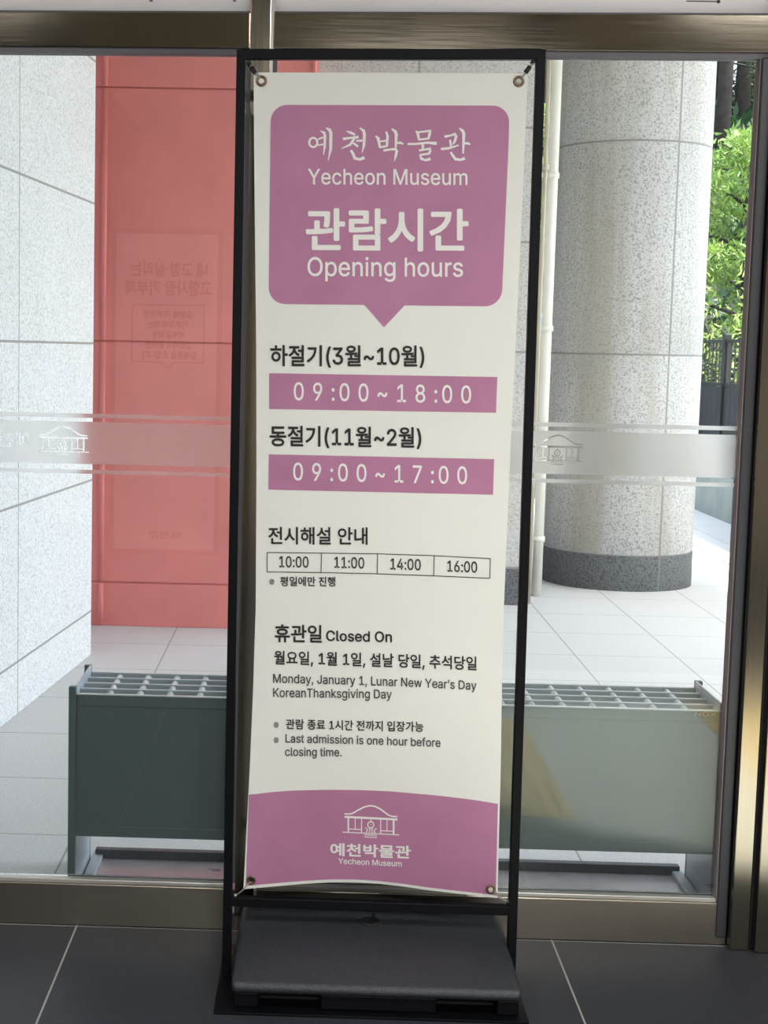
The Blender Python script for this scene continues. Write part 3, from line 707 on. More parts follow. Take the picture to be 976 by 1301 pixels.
def text_data(s, bold=0.0, space=1.0, face='GR'):
    G = {'GR': GR, 'GB': GB}[face]
    X, V, F = 0.0, [], []
    for ch in s:
        key = (ch, face, bold)
        if key not in GLYPHS:
            if ch in GR or ch in GB:
                adv, data = G[ch] if ch in G else (GB[ch] if ch in GB else GR[ch])
                loops = [[tuple(float(q) / 1000 for q in p.split(',')) for p in l.split(' ')] for l in data.split('|')] if data else []
                GLYPHS[key] = (adv / 1000.,) + (fill_loops(loops) if loops else ([], []))
            else:
                GLYPHS[key] = (.92 if ch != '※' else 1.0,) + fill_loops(hangul(ch, bold))
        adv, vs, fs = GLYPHS[key]
        n = len(V)
        V += [(x + X, y) for x, y in vs]
        F += [tuple(i + n for i in f) for f in fs]
        X += adv * space if space != 1 else adv
    return V, F


def cut_film(x0, x1, z0, z1, cuts):
    """film band with cells removed where a cut-out mark lies; cuts: list of (xa,xb,za,zb,fn(X,Z)->mask)"""
    b = MB()
    yy = YG - .0065

    def rect(a, c, d, e):
        b.add([(a, yy, d), (c, yy, d), (c, yy, e), (a, yy, e)], [(0, 1, 2, 3)])
    cur = x0
    for xa, xb, za, zb_, fn in sorted(cuts):
        rect(cur, xa, z0, z1)
        rect(xa, xb, z0, za)
        rect(xa, xb, zb_, z1)
        st = .0007
        nx, nz = int(round((xb - xa) / st)), int(round((zb_ - za) / st))
        dx, dz = (xb - xa) / nx, (zb_ - za) / nz
        X, Z = np.meshgrid(xa + (np.arange(nx) + .5) * dx, za + (np.arange(nz) + .5) * dz)
        mask = fn(X, Z)
        for j in range(nz):
            row = ~mask[j]
            i = 0
            while i < nx:
                if row[i]:
                    k = i
                    while k < nx and row[k]: k += 1
                    rect(xa + i * dx, xa + k * dx, za + j * dz, za + (j + 1) * dz)
                    i = k
                else:
                    i += 1
        cur = xb
    rect(cur, x1, z0, z1)
    return b


def emblem_mask(xc0, zc0, wid):
    def fn(X, Z):
        m = np.zeros(X.shape, bool)
        for pts, wd in EMB:
            for (ax, ay), (bx, by) in zip(pts[:-1], pts[1:]):
                ax_, ay_, bx_, by_ = xc0 + ax * wid, zc0 + ay * wid, xc0 + bx * wid, zc0 + by * wid
                dx, dy = bx_ - ax_, by_ - ay_
                t = np.clip(((X - ax_) * dx + (Z - ay_) * dy) / (dx * dx + dy * dy + 1e-12), 0, 1)
                m |= (X - ax_ - t * dx) ** 2 + (Z - ay_ - t * dy) ** 2 < (wd * wid / 2) ** 2
        return m
    return fn


def text_mask(s, xa, xb, za, zb_, mirror):
    vs, fs = text_data(s, .02)
    xs, ys = [v[0] for v in vs], [v[1] for v in vs]
    mx, Mx, my, My = min(xs), max(xs), min(ys), max(ys)

    def mp(v):
        u = (v[0] - mx) / (Mx - mx)
        if mirror: u = 1 - u
        return xa + u * (xb - xa), za + (v[1] - my) / (My - my) * (zb_ - za)

    def fn(X, Z):
        m = np.zeros(X.shape, bool)
        for f in fs:
            q = [mp(vs[i]) for i in f]
            for k in range(1, len(q) - 1):
                a, c, d = q[0], q[k], q[k + 1]
                s1 = (c[0] - a[0]) * (Z - a[1]) - (c[1] - a[1]) * (X - a[0])
                s2 = (d[0] - c[0]) * (Z - c[1]) - (d[1] - c[1]) * (X - c[0])
                s3 = (a[0] - d[0]) * (Z - d[1]) - (a[1] - d[1]) * (X - d[0])
                m |= ((s1 >= 0) & (s2 >= 0) & (s3 >= 0)) | ((s1 <= 0) & (s2 <= 0) & (s3 <= 0))
        return m
    return fn


def glass_stamp(parent, x, z, sx=1.0):
    b = MB()
    r = random.Random(3)
    for k, (n, z_) in enumerate(((11, z), (8, z - .0042))):
        for i in range(n):
            xx = x - i * .0027 * sx
            b.box(xx - .0021 * sx * r.uniform(.6, 1), xx, YG - .0056, YG - .0050, z_, z_ + .0022)
    return b.build('glass_stamp', M['gap'], parent)


WIN = {}
for n, x0, x1 in ((1, XL0, -.1893), (2, -.1077, 1.0375)):
    b = slanted(x0, x1, YG - .004, YG + .004, lambda x: .1195, lambda x: zb(x) - .0130)
    WIN[n] = struct('window_%d' % n, b, M['glass'])
W_E = .126
le0, le_z = P(48.6, 572, YG).x, P(81, 573, YG).z - .001
re0, re_z = P(674.7, 584, YG).x, P(706, 584.5, YG).z - .001
tl = P(37.5, 550, YG).x
tz0, tz1 = P(20, 568, YG).z, P(20, 549, YG).z
b = cut_film(XL0, -.191, 1.172, 1.2765, [
    (le0 - .004, le0 + W_E + .004, le_z - .018, le_z + .068, emblem_mask(le0, le_z, W_E)),
    (tl - .150, tl + .0, tz0, tz1, text_mask('예천박물', tl - .150, tl, tz0, tz1, True))])
b.build('frosted_film', M['film'], WIN[1])
b = cut_film(-.106, 1.0335, 1.174, 1.2795, [(re0 - .004, re0 + W_E + .004, re_z - .018, re_z + .068, emblem_mask(re0, re_z, W_E))])
b.build('frosted_film', M['film'], WIN[2])
for n, x0, x1, dz in ((1, XL0, -.191, 0), (2, -.106, 1.0335, .004)):
    for z0, z1 in ((1.148, 1.158), (1.286, 1.2965)):
        b = MB(); b.add([(x0, YG - .0065, z0 + dz), (x1, YG - .0065, z0 + dz), (x1, YG - .0065, z1 + dz), (x0, YG - .0065, z1 + dz)], [(0, 1, 2, 3)])
        b.build('frosted_stripe', M['film'], WIN[n])
q = P(280, 1104, YG); glass_stamp(WIN[1], q.x, q.z)
q = P(906, 1124, YG); glass_stamp(WIN[2], q.x, q.z, .7)

# upper lights, covered with a white panel
for n, x0, x1 in ((3, XL0, -.1735), (4, -.117, 1.0647)):
    b = slanted(x0, x1, YG - .010, YG + .004, lambda x: zt(x) + .005, lambda x: 3.0)
    WIN[n] = struct('window_%d' % n, b, M['sheet'], bevel=.004)
q = P(872, 2.0, YG - .0108)
b = MB()
b.box(q.x, q.x + .074, YG - .0114, YG - .0102, q.z, q.z + .0022)
b.lathe((q.x + .076, YG - .0102, q.z + .001), [(.0001, .0012), (.0042, .0012), (.0042, 0)], 12, 'Y')
b.box(q.x - .004, q.x + .012, YG - .0114, YG - .0102, q.z + .0075, q.z + .010)
b.build('printed_mark', M['grey_ink'], WIN[4])
for px in (192, 298):
    q = P(px, 2, YG - .0108)
    b = MB(); b.box(q.x - .004, q.x + .004, YG - .0114, YG - .0102, q.z, q.z + .003)
    b.build('printed_mark', M['grey_ink'], WIN[3])

# ------------------------------------------------------------------ outside: paving, walls
b = MB(); b.box(-9, 9, 3.87, 15.6, -.12, -.0); struct('floor_porch', b, M['paver'])
b = MB(); b.box(-6, 4.75, 3.87, 12.6, 4.2, 4.4); struct('ceiling_porch', b, M['soffit'])
dx, dy = .116 / 1.21, 1.0
p0 = (-1.151 - 1.6 * dx, 5.927 - 1.6)
p1 = (-1.151 + 1.235 * dx, 5.927 + 1.235)
b = MB()
b.hexa([(p0[0], p0[1], 0), (p1[0], p1[1], 0), (p1[0] - 1.6, p1[1], 0), (p0[0] - 1.6, p0[1], 0), (p0[0], p0[1], 4.2), (p1[0], p1[1], 4.2), (p1[0] - 1.6, p1[1], 4.2), (p0[0] - 1.6, p0[1], 4.2)])
struct('wall_left', b, M['granite_left'], bevel=.004)

# red wall of pressed panels: recessed joints between courses, a rounded bead near each end
YR = 7.93
zj = [0.0, .232, 1.487, 2.764, 4.2]
wr = MB()
xa, xb = -2.4, P(405, 85, YR).x
for k in range(4):
    wr.box(xa, xb, YR, YR + .35, zj[k] + (.004 if k else .0), zj[k + 1] - .004)
wr.box(xa, xb, YR + .012, YR + .34, 0, 4.19)
red = struct('wall_red', wr, M['red'], bevel=.003)
for xx in (-1.094, P(400, 85, YR).x):
    for k in range(4):
        b = MB(); b.tube([(xx, YR - .002, zj[k] + .005), (xx, YR - .002, zj[k + 1] - .005)], .0135, 16)
        b.build('bead', M['red'], red)
b = MB(); b.box(-.9, 1.262, 8.92, 11.4, 0, 4.2); struct('wall_far', b, M['granite_far'], bevel=.004)

# round granite pillar
pil = thing('pillar', (2.0, 10.04, 0), 'round pale granite pillar with brown streaks and a darker base, standing on the porch', 'pillar')
b = MB(); b.lathe((2.0, 10.04, 0), [(.482, .226), (.485, .23), (.485, 1.470), (.482, 1.475), (.485, 1.480), (.485, 2.765), (.482, 2.77), (.485, 2.775), (.485, 4.2)], 96)
b.build('shaft', M['granite_pillar'], pil)
b = MB(); b.lathe((2.0, 10.04, 0), [(.487, 0), (.487, .222), (.482, .226)], 96)
b.build('base_course', M['pillar_base'], pil)


def pipe(name, x, y, r, mat, z1, label, brackets, cat):
    t = thing(name, (x, y, 0), label, cat)
    b = MB(); b.tube([(x, y, 0.0), (x, y, z1)], r, 20); b.build('tube', mat, t)
    for z in brackets:
        b = MB(); b.lathe((x, y, z), [(r + .0005, -.016), (r + .008, -.016), (r + .008, .016), (r + .0005, .016)], 20)
        b.box(x - r - .05, x - r, y - .012, y + .012, z - .01, z + .01)
        b.build('bracket', mat, t)
    return t


pipe('rain_pipe', 1.383, 9.30, .031, M['pipe'], 4.2, 'cream rain pipe with clips running up the end of the far granite wall', (.35, 1.62, 2.52), 'pipe')
pipe('conduit', 1.292, 8.99, .013, M['conduit'], 4.2, 'thin beige conduit beside the cream rain pipe', (1.0, 2.53), 'pipe')

# ------------------------------------------------------------------ umbrella stand outside the glass
UX0, UX1, UY0, UY1, UZ = -.606, 1.077, 3.95, 4.235, .549
um = thing('umbrella_stand', ((UX0 + UX1) / 2, (UY0 + UY1) / 2, 0), 'long grey-green metal umbrella stand with a gridded top, outside the glass', 'umbrella stand')
for x0, x1 in ((UX0 - .021, UX0 - .001), (UX1 + .001, UX1 + .021)):
    xi = x1 - .005 if x0 < 0 else x0
    b = MB(); b.box(xi, xi + .005, UY0 + .014, UY1 - .014, 0, .571); b.build('end_panel', M['rack_bar'], um, bevel=.001)
    for ya, yb_ in ((UY0 - .004, UY0 + .014), (UY1 - .014, UY1 + .004)):
        b = MB(); b.box(x0, x1, ya, yb_, 0, .571); b.build('leg', M['rack'], um, bevel=.002)
for y0 in (UY0, UY1 - .012):
    b = MB(); b.box(UX0, UX1, y0 + .004, y0 + .008, .19, .525); b.build('side_panel', M['rack'], um)
    b = MB(); b.box(UX0, UX1, y0, y0 + .012, .520, UZ); b.build('rim', M['rack' if y0 == UY0 else 'rack_bar'], um, bevel=.0015)
    b = MB(); b.box(UX0, UX1, y0, y0 + .012, .166, .194); b.build('rail', M['rack'], um, bevel=.0015)
for k in range(1, 4):
    yy = UY0 + .006 + (UY1 - UY0 - .012) * k / 4
    b = MB(); b.box(UX0, UX1, yy - .003, yy + .003, UZ - .035, UZ - .001); d_ = b.build('divider_bar', M['rack_bar'], um)
    b = MB(); b.box(UX0, UX1, yy - .0042, yy + .0042, UZ - .001, UZ + .002); b.build('top_edge', M['edge'], d_)
for yy in (UY0 + .006, UY1 - .006):
    b = MB(); b.box(UX0, UX1, yy - .0065, yy + .0065, UZ, UZ + .0025); b.build('top_edge', M['edge'], um)
nr = 21
for k in range(1, nr):
    xx = UX0 + (UX1 - UX0) * k / nr
    b = MB(); b.tube([(xx, UY0 + .008, UZ - .010), (xx, UY1 - .008, UZ - .010)], .0092, 12); b.build('cross_rod', M['rod'], um)
for xx in (UX0 + .012, UX1 - .012):
    b = MB(); b.box(xx - .012, xx + .012, UY0 + .013, UY1 - .013, UZ - .03, UZ - .022); b.build('end_bracket', M['rack_bar'], um)
tr = MB(); tr.box(UX0 + .03, UX1 - .03, UY0 + .01, UY1 + .01, .002, .008)
tray = tr.build('drip_tray', M['tray'], um)
b = MB()
b.box(UX0 + .012, UX1 - .012, UY1 + .004, UY1 + .03, .002, .034)
b.box(UX0 + .012, UX1 - .012, UY0 + .002, UY0 + .012, .002, .03)
b.build('tray_edge', M['trayrim'], tray, bevel=.002)
for x0 in (UX0 + .004, UX1 - .034):
    b = MB(); b.box(x0, x0 + .03, UY0 + .002, UY1 + .03, .002, .020); b.build('tray_edge', M['rack_bar'], tray, bevel=.003)


def flat_text(s, xa, xb, z0, z1, y, name, mat, parent, bold=0, mirror=False, facing=-1):
    vs, fs = text_data(s, bold)
    xs, ys = [v[0] for v in vs], [v[1] for v in vs]
    mx, Mx, my, My = min(xs), max(xs), min(ys), max(ys)
    b = MB()
    b.add([(xa + ((v[0] - mx) / (Mx - mx)) * (xb - xa), y, z0 + (v[1] - my) / (My - my) * (z1 - z0)) for v in vs], fs)
    return b.build(name, mat, parent)


qa, qb = P(883, 909.5, UY0), P(911, 905, UY0)
flat_text('NOX', qa.x, qb.x, qa.z, qb.z, UY0 - .0006, 'reflected_letters', M['conduit'], um)  # lettering of a reflection, put on the rim as flat brown letters

# ------------------------------------------------------------------ banner stand
YS = 3.45
YP = 3.45
st = thing('banner_stand', (.155, YS, 0), 'black steel banner stand with a weighted plastic base, standing on the dark tiles', 'banner stand')
TL, TR = P(306.8, 69.5, YS), P(687, 69.5, YS)
BL, BR = P(289.5, 1144, YS), P(651.5, 1156, YS)


def down(a, c):                       # continue the post to the plate
    d = (c - a) / (a.z - c.z)
    return c + d * (c.z - .006)


b = MB(); b.bar(TL + Vector((0, 0, .0095)), down(TL, BL), .0205, .022); b.build('post', M['black'], st, bevel=.0015)
b = MB(); b.bar(TR + Vector((0, 0, .0095)), down(TR, BR), .0205, .022); b.build('post', M['black'], st, bevel=.0015)
b = MB(); b.bar(TL + Vector((.0, 0, 0)), TR, .022, .0205); b.build('top_bar', M['black'], st, bevel=.0015)
b = MB(); b.bar(BL, BR, .022, .0205); b.build('lower_bar', M['black'], st, bevel=.0015)
b = MB(); b.box(-.190, .505, 3.25, 3.64, .0, .006); b.build('base_plate', M['black'], st, bevel=.001)
# tank: wedge body over a recessed skirt with two hand pockets
X0, X1 = -.152, .489
b = MB()
b.hexa([(X0, 3.262, .043), (X1, 3.262, .043), (X1, 3.62, .043), (X0, 3.62, .043), (X0 + .002, 3.264, .074), (X1 - .004, 3.264, .074), (X1 - .004, 3.60, .10), (X0 + .002, 3.60, .10)])
b.v = b.v[:4] + [(X0, 3.262, .066), (X1, 3.262, .066), (X1, 3.62, .074), (X0, 3.62, .074), (X0 + .012, 3.415, .133), (X1 - .024, 3.415, .133), (X1 - .028, 3.60, .137), (X0 + .013, 3.60, .137)]
b.f = [(3, 2, 1, 0), (0, 1, 5, 4), (1, 2, 6, 5), (2, 3, 7, 6), (3, 0, 4, 7), (4, 5, 9, 8), (5, 6, 10, 9), (6, 7, 11, 10), (7, 4, 8, 11), (8, 9, 10, 11)]
b.sm = [True] * len(b.f)
tank = b.build('weight_tank', M['tank'], st, bevel=.013, seg=5)
xs = [X0 + .004, -.092, .046, .303, .436, X1 - .004]
b = MB()
b.box(xs[0], xs[1], 3.275, 3.60, .0065, .0435); b.box(xs[2], xs[3], 3.275, 3.60, .0065, .0435); b.box(xs[4], xs[5], 3.275, 3.60, .0065, .0435)
b.build('skirt', M['black'], tank, bevel=.004)
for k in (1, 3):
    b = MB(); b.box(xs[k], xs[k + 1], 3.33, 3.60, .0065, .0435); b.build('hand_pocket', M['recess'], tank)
cx, cy, cz = .160, 3.476, .1342
b = MB(); b.lathe((cx, cy, cz), [(.0001, .003), (.0165, .003), (.0185, .0055), (.024, .0055), (.0255, .004), (.0255, -.002)], 32)
b.bar((cx + .006, cy + .012, cz + .006), (cx + .010, cy + .034, cz + .010), .007, .005, Vector((0, 0, 1)))
b.build('filler_cap', M['recess'], tank)

# ------------------------------------------------------------------ the printed banner
YB = 3.432


def interp(tab, y):
    return float(np.interp(y, [t[0] for t in tab], [t[1] for t in tab]))


EL = [(92, 322.4), (180, 322.8), (260, 323.6), (440, 325.6), (600, 325.9), (770, 325.0), (880, 321.5), (980, 317.2), (1060, 313), (1130, 309.4)]
ER = [(93, 670.8), (180, 667.2), (260, 664), (440, 655.2), (600, 647.5), (780, 640), (880, 637.8), (980, 636.3), (1060, 634.2), (1141, 632.2)]
BOT = [(309, 1129.7), (330, 1127.8), (356, 1125.4), (390, 1122.6), (420.6, 1121.0), (450, 1121.0), (480, 1122.6), (512, 1126.2), (544.5, 1131), (590, 1136.2), (633, 1141)]


def bow(px, py):                      # how far the vinyl hangs behind its corners
    t = (py - 92) / 1040.
    s = (px - (interp(EL, py) + interp(ER, py)) / 2) / 165.
    d = .012 * math.sin(pi * min(max(t, 0), 1)) * s * s
    k = max(0, (py - 860) / 270.)
    return d + .045 * k * k * max(0, 1 - s * s)


def B(px, py, lift=0.0):
    return P(px, py, YB + bow(px, py) - lift)


ban = thing('banner', (.15, YB, .22), 'white and mauve vinyl banner of museum opening hours, tied into the black stand', 'banner')
b = MB()


def sheet(u, v):
    x = 309 + 324 * u
    yb_ = interp(BOT, x)
    y = (92 + (93 - 92) * u) * (1 - v) + yb_ * v
    xl, xr = interp(EL, y), interp(ER, y)
    return B(xl + (xr - xl) * u, y)


b.grid(lambda u, v: sheet(u, 1 - v), 26, 70)
sh = b.build('sheet', M['vinyl'], ban)
so = sh.modifiers.new('solid', 'SOLIDIFY'); so.thickness = .0006; so.offset = -1
so = sh.modifiers.new('crisp_edges', 'EDGE_SPLIT'); so.split_angle = math.radians(30)


def patch(name, mat, TLp, TRp, BRp, BLp, lift=.0007, nu=16, nv=4, parent=None):
    b = MB()

    def fn(u, v):
        x = (TLp[0] * (1 - u) + TRp[0] * u) * v + (BLp[0] * (1 - u) + BRp[0] * u) * (1 - v)
        y = (TLp[1] * (1 - u) + TRp[1] * u) * v + (BLp[1] * (1 - u) + BRp[1] * u) * (1 - v)
        return B(x, y, lift)
    b.grid(fn, nu, nv)
    return b.build(name, mat, parent or ban)


# speech bubble with its pointed tail
def bub_l(y): return interp([(133, 344.2), (386, 341.4)], y)
def bub_r(y): return interp([(133, 647.3), (170, 646.8), (386, 637.4)], y)


R_ = 21.0
b = MB()
rows = []
ys = [133.2 + R_ * (1 - math.cos(a)) for a in np.linspace(0, pi / 2, 9)] + list(np.linspace(160, 360, 11)) + [386.2 - R_ * (1 - math.sin(a)) for a in np.linspace(0, pi / 2, 9)]
for y in ys:
    e = 0.0
    if y < 133.2 + R_: e = R_ - math.sqrt(max(0, R_ * R_ - (133.2 + R_ - y) ** 2))
    if y > 386.2 - R_: e = R_ - math.sqrt(max(0, R_ * R_ - (y - 386.2 + R_) ** 2))
    xl, xr = bub_l(y) + e, bub_r(y) - e
    rows.append([(xl + (xr - xl) * k / 16, y + (1.0 + 2.0 * (y - 133) / 253) * (k / 16.)) for k in range(17)])
vs = [B(x, y, .0007) for r in rows for x, y in r]
fs = [((j + 1) * 17 + i, (j + 1) * 17 + i + 1, j * 17 + i + 1, j * 17 + i) for j in range(len(rows) - 1) for i in range(16)]
b.add(vs, fs, True)
bubble = b.build('speech_bubble', M['pink'], ban)
b = MB()
b.add([B(460, 384, .0007), B(488, 415.8, .0007), B(518, 384, .0007)], [(0, 1, 2)])
b.build('bubble_tail', M['pink'], bubble)
patch('hours_band', M['pink'], (342.2, 474.2), (632, 479), (630.3, 524.4), (342, 519.6))
patch('hours_band', M['pink'], (341.7, 577.2), (628, 583.4), (626.6, 628.5), (341, 622))
# foot panel with an arched top
ARC = [(317, 1009.6), (340, 1006.5), (370, 1004.4), (413, 1003.4), (455, 1003.8), (495, 1005.4), (556, 1010.8), (600, 1016), (633.5, 1021.4)]
b = MB()


def foot(u, v):
    x = 313 + 320 * u
    yt, yb_ = interp(ARC, x), interp(BOT, x) - 3.8
    y = yt * v + yb_ * (1 - v)
    xl, xr = interp(EL, y) + 2.6 - 2.0 * v, interp(ER, y) - 2.4
    return B(xl + (xr - xl) * u, y, .0007)


b.grid(foot, 30, 10)
b.build('foot_panel', M['pink'], ban)


def printed(s, x0, x1, yb0, yb1, h, mat='black_ink', ref=None, bold=.0, space=1.0, face='GR', lift=.0013, name='printed_text', quad=0.0, parent=None, fat=None):
    """print s between x0 and x1; base line runs yb0..yb1, ref glyphs are h pixels tall"""
    vs, fs = text_data(s, bold, space, face)
    rv = text_data(ref or s, bold, space, face)[0]
    my, My = min(v[1] for v in rv), max(v[1] for v in rv)
    mx, Mx = min(v[0] for v in vs), max(v[0] for v in vs)
    b = MB()
    fat = bold * .55 if fat is None else fat
    offs = [(0, 0)] + ([(fat * math.cos(a * pi / 4), fat * math.sin(a * pi / 4)) for a in range(8)] if fat > .006 else [])
    if len(offs) > 1:                 # a heavier cut of the same letters
        vs, fs = [(x + ox, y + oy) for ox, oy in offs for x, y in vs], [tuple(i + k * len(vs) for i in f) for k in range(len(offs)) for f in fs]
    out = []
    nv1 = len(vs) // len(offs)
    for k, (x, y) in enumerate(vs):
        u = (x - mx) / (Mx - mx)
        px = x0 + u * (x1 - x0)
        py = yb0 + (yb1 - yb0) * u + quad * u * (1 - u) - (y - my) / (My - my) * h
        out.append(B(px, py, lift + .00005 * (k // nv1)))
    b.add(out, fs)
    return b.build(name, M[mat], parent or ban)


def strokes(lst, mat, name, lift=.0013, parent=None):
    b = MB()
    lift0 = lift
    for si, (pts, wds) in enumerate(lst):
        lift = lift0 + .00003 * si
        if not isinstance(wds, (list, tuple)): wds = [wds] * len(pts)
        if len(pts) < 6:
            P2, W2 = [], []
            for (pa, pb), (wa, wb) in zip(zip(pts[:-1], pts[1:]), zip(wds[:-1], wds[1:])):
                k = max(1, int(math.hypot(pb[0] - pa[0], pb[1] - pa[1]) / 8))
                for i in range(k):
                    f = i / k
                    P2.append((pa[0] + (pb[0] - pa[0]) * f, pa[1] + (pb[1] - pa[1]) * f)); W2.append(wa + (wb - wa) * f)
            pts, wds = P2 + [pts[-1]], W2 + [wds[-1]]
        L, Rr = [], []
        closed = len(pts) > 6 and (Vector(pts[0]) - Vector(pts[-1])).length < .01
        for i, p in enumerate(pts):
            a, c = pts[max(i - 1, 0)], pts[min(i + 1, len(pts) - 1)]
            if closed and i in (0, len(pts) - 1): a, c = pts[-2], pts[1]
            d = Vector((c[0] - a[0], c[1] - a[1])).normalized()
            n = Vector((-d.y, d.x)) * wds[i] / 2
            L.append(B(p[0] + n.x, p[1] + n.y, lift)); Rr.append(B(p[0] - n.x, p[1] - n.y, lift))
        k = len(pts)
        b.add(L + Rr, [(i, i + 1, k + i + 1, k + i) for i in range(k - 1)])
    return b.build(name, M[mat], parent or ban)


# brush-written museum name
BR_ = [
    ([(90 + 21 * math.cos(a * pi / 10), 126 + 24 * math.sin(a * pi / 10)) for a in range(21)], 11),
    ([(114, 110), (141, 100)], [8, 10]), ([(114, 140), (141, 136)], [8, 10]),
    ([(126, 66), (146, 76), (150, 90), (149, 150), (142, 190)], [4, 15, 14, 12, 3]),
    ([(156, 50), (175, 62), (181, 78), (180, 160), (166, 222)], [5, 17, 17, 15, 2]),
    ([(262, 68), (284, 76), (306, 86)], [6, 15, 12]),
    ([(243, 108), (285, 102), (324, 98)], [15, 11, 16]), ([(302, 106), (280, 138), (234, 158)], [14, 13, 3]), ([(286, 124), (304, 134), (322, 148)], [6, 12, 10]),
    ([(312, 118), (344, 116)], [9, 12]), ([(330, 50), (350, 66), (354, 82), (352, 140), (342, 180)], [6, 17, 16, 14, 3]),
    ([(284, 166), (296, 185), (304, 208), (330, 214), (354, 204)], [12, 15, 16, 14, 17]),
    ([(412, 92), (425, 104), (434, 150)], [8, 16, 12]), ([(466, 70), (474, 92), (470, 146)], [10, 14, 12]), ([(430, 122), (470, 116)], 9), ([(430, 152), (472, 144)], 11),
    ([(494, 54), (514, 70), (519, 84), (516, 152)], [6, 17, 17, 10]), ([(516, 130), (540, 127), (556, 134)], [9, 14, 9]),
    ([(452, 168), (490, 162), (516, 160), (521, 172), (516, 196), (508, 224)], [13, 11, 15, 16, 13, 2]),
    ([(620, 66), (630, 78), (636, 112)], [7, 15, 11]), ([(626, 74), (676, 68), (694, 66), (692, 80), (684, 110)], [9, 11, 16, 15, 11]), ([(634, 112), (686, 106)], 10),
    ([(577, 134), (620, 134), (680, 127), (728, 131)], [12, 12, 12, 17]), ([(655, 132), (657, 160)], 13),
    ([(636, 168), (670, 162), (694, 158), (694, 170), (688, 186)], [12, 10, 15, 14, 11]), ([(642, 190), (688, 184)], 11), ([(642, 188), (648, 210), (672, 218), (696, 210)], [11, 15, 13, 17]),
    ([(768, 96), (800, 90), (822, 82), (828, 94), (822, 118), (812, 136)], [14, 10, 15, 16, 13, 8]), ([(796, 112), (802, 146)], [12, 11]), ([(749, 160), (790, 156), (842, 140)], [14, 13, 7]),
    ([(844, 52), (862, 66), (868, 82), (864, 184)], [6, 17, 17, 9]), ([(866, 132), (886, 130), (902, 136)], [9, 14, 9]),
    ([(800, 176), (812, 196), (824, 212), (850, 216), (874, 208)], [11, 15, 16, 13, 17]),
]
sc_ = .2459


def zoomed(lst, ox, oy, k):
    return [([(ox + x * k, oy + y * k) for x, y in pts], [v * k for v in w] if isinstance(w, (list, tuple)) else w * k) for pts, w in lst]


strokes(zoomed(BR_, 376, 150, sc_), 'white_ink', 'brush_lettering')
printed('Yecheon Museum', 391.5, 593.8, 234.0, 234.9, 19.4, 'white_ink', 'L', .020)
printed('관람시간', 389.7, 594.2, 317.5, 318.5, 52, 'white_ink', bold=.042)
printed('Opening hours', 391, 588.2, 350.4, 351.4, 23.4, 'white_ink', 'L', .020)
printed('하절기(3월~10월)', 344, 538.8, 464.8, 465.4, 26.0, 'black_ink', '하절기', .036, 1.0, 'GB')
printed('09:00~18:00', 373.5, 598.5, 508.4, 512.6, 22.6, 'white_ink', '0', 0, 1.55, 'GB', fat=.012)
printed('동절기(11월~2월)', 343.2, 535, 566.4, 568.6, 25.4, 'black_ink', '동절기', .036, 1.0, 'GB')
printed('09:00~17:00', 372.7, 593.4, 610.2, 615.2, 22.4, 'white_ink', '0', 0, 1.55, 'GB', fat=.012)
printed('전시해설 안내', 341.4, 466.8, 691.2, 692, 21.6, 'black_ink', '전시해설', .032)
for s, x0, x1, y0, y1 in (('10:00', 355, 392, 720.6, 721.2), ('11:00', 425, 462.8, 721.4, 722.4), ('14:00', 496.3, 534.7, 723.4, 724.6), ('16:00', 568.7, 606.3, 726.2, 727.6)):
    printed(s, x0, x1, y0, y1, 14.0, 'black_ink', '0', 0, 1.0, 'GB', fat=.012)
strokes([([(339.5, 701.9), (480, 703.6), (552, 706), (623.3, 709.7)], .9), ([(339.5, 726.6), (408, 727.4), (480, 729), (552, 731.6), (622.5, 734.8)], .9),
         ([(339.5, 701.9), (339.5, 726.6)], .9), ([(623.3, 709.7), (622.5, 734.8)], .9), ([(408.5, 702.6), (408, 727.4)], .9), ([(480, 703.6), (479.4, 729)], .9), ([(552, 706), (551.2, 731.6)], .9)], 'black_ink', 'time_table')
printed('※', 342, 348.7, 743, 743, 7.6, 'grey_ink')
printed('평일에만 진행', 356.5, 425.9, 744.4, 744.9, 11.8, 'black_ink', bold=.03)
printed('휴관일', 349.5, 408.5, 815.6, 816.4, 22, 'black_ink', bold=.036)
printed('Closed On', 414.8, 497.8, 814.2, 815.8, 13.0, 'black_ink', 'O', 0, 1.0, 'GB', fat=.022)
printed('월요일, 1월 1일, 설날 당일, 추석당일', 348.7, 605.5, 843.8, 851.4, 16.8, 'black_ink', '월요일', .032, 1.0, 'GB', quad=-3)
printed('Monday, January 1, Lunar New Year’s Day', 347.3, 605.5, 867.4, 876.6, 11.0, 'grey_ink', 'L', .020, quad=-5)
printed('KoreanThanksgiving Day', 347.3, 497.8, 885.3, 887.5, 11.0, 'grey_ink', 'L', .020)
for y in (924.8, 944.3):
    printed('※', 347.6, 354.3, y, y, 7.8, 'grey_ink')
printed('관람 종료 1시간 전까지 입장가능', 363.6, 538, 926, 929.6, 12.4, 'black_ink', '관람', .03, 1.0, 'GB')
printed('Last admission is one hour before', 363, 559.7, 943.2, 948.9, 10.4, 'grey_ink', 'L', .020, quad=-2)
printed('closing time.', 362.4, 434, 960.3, 961, 10.6, 'grey_ink', 'l', .020)
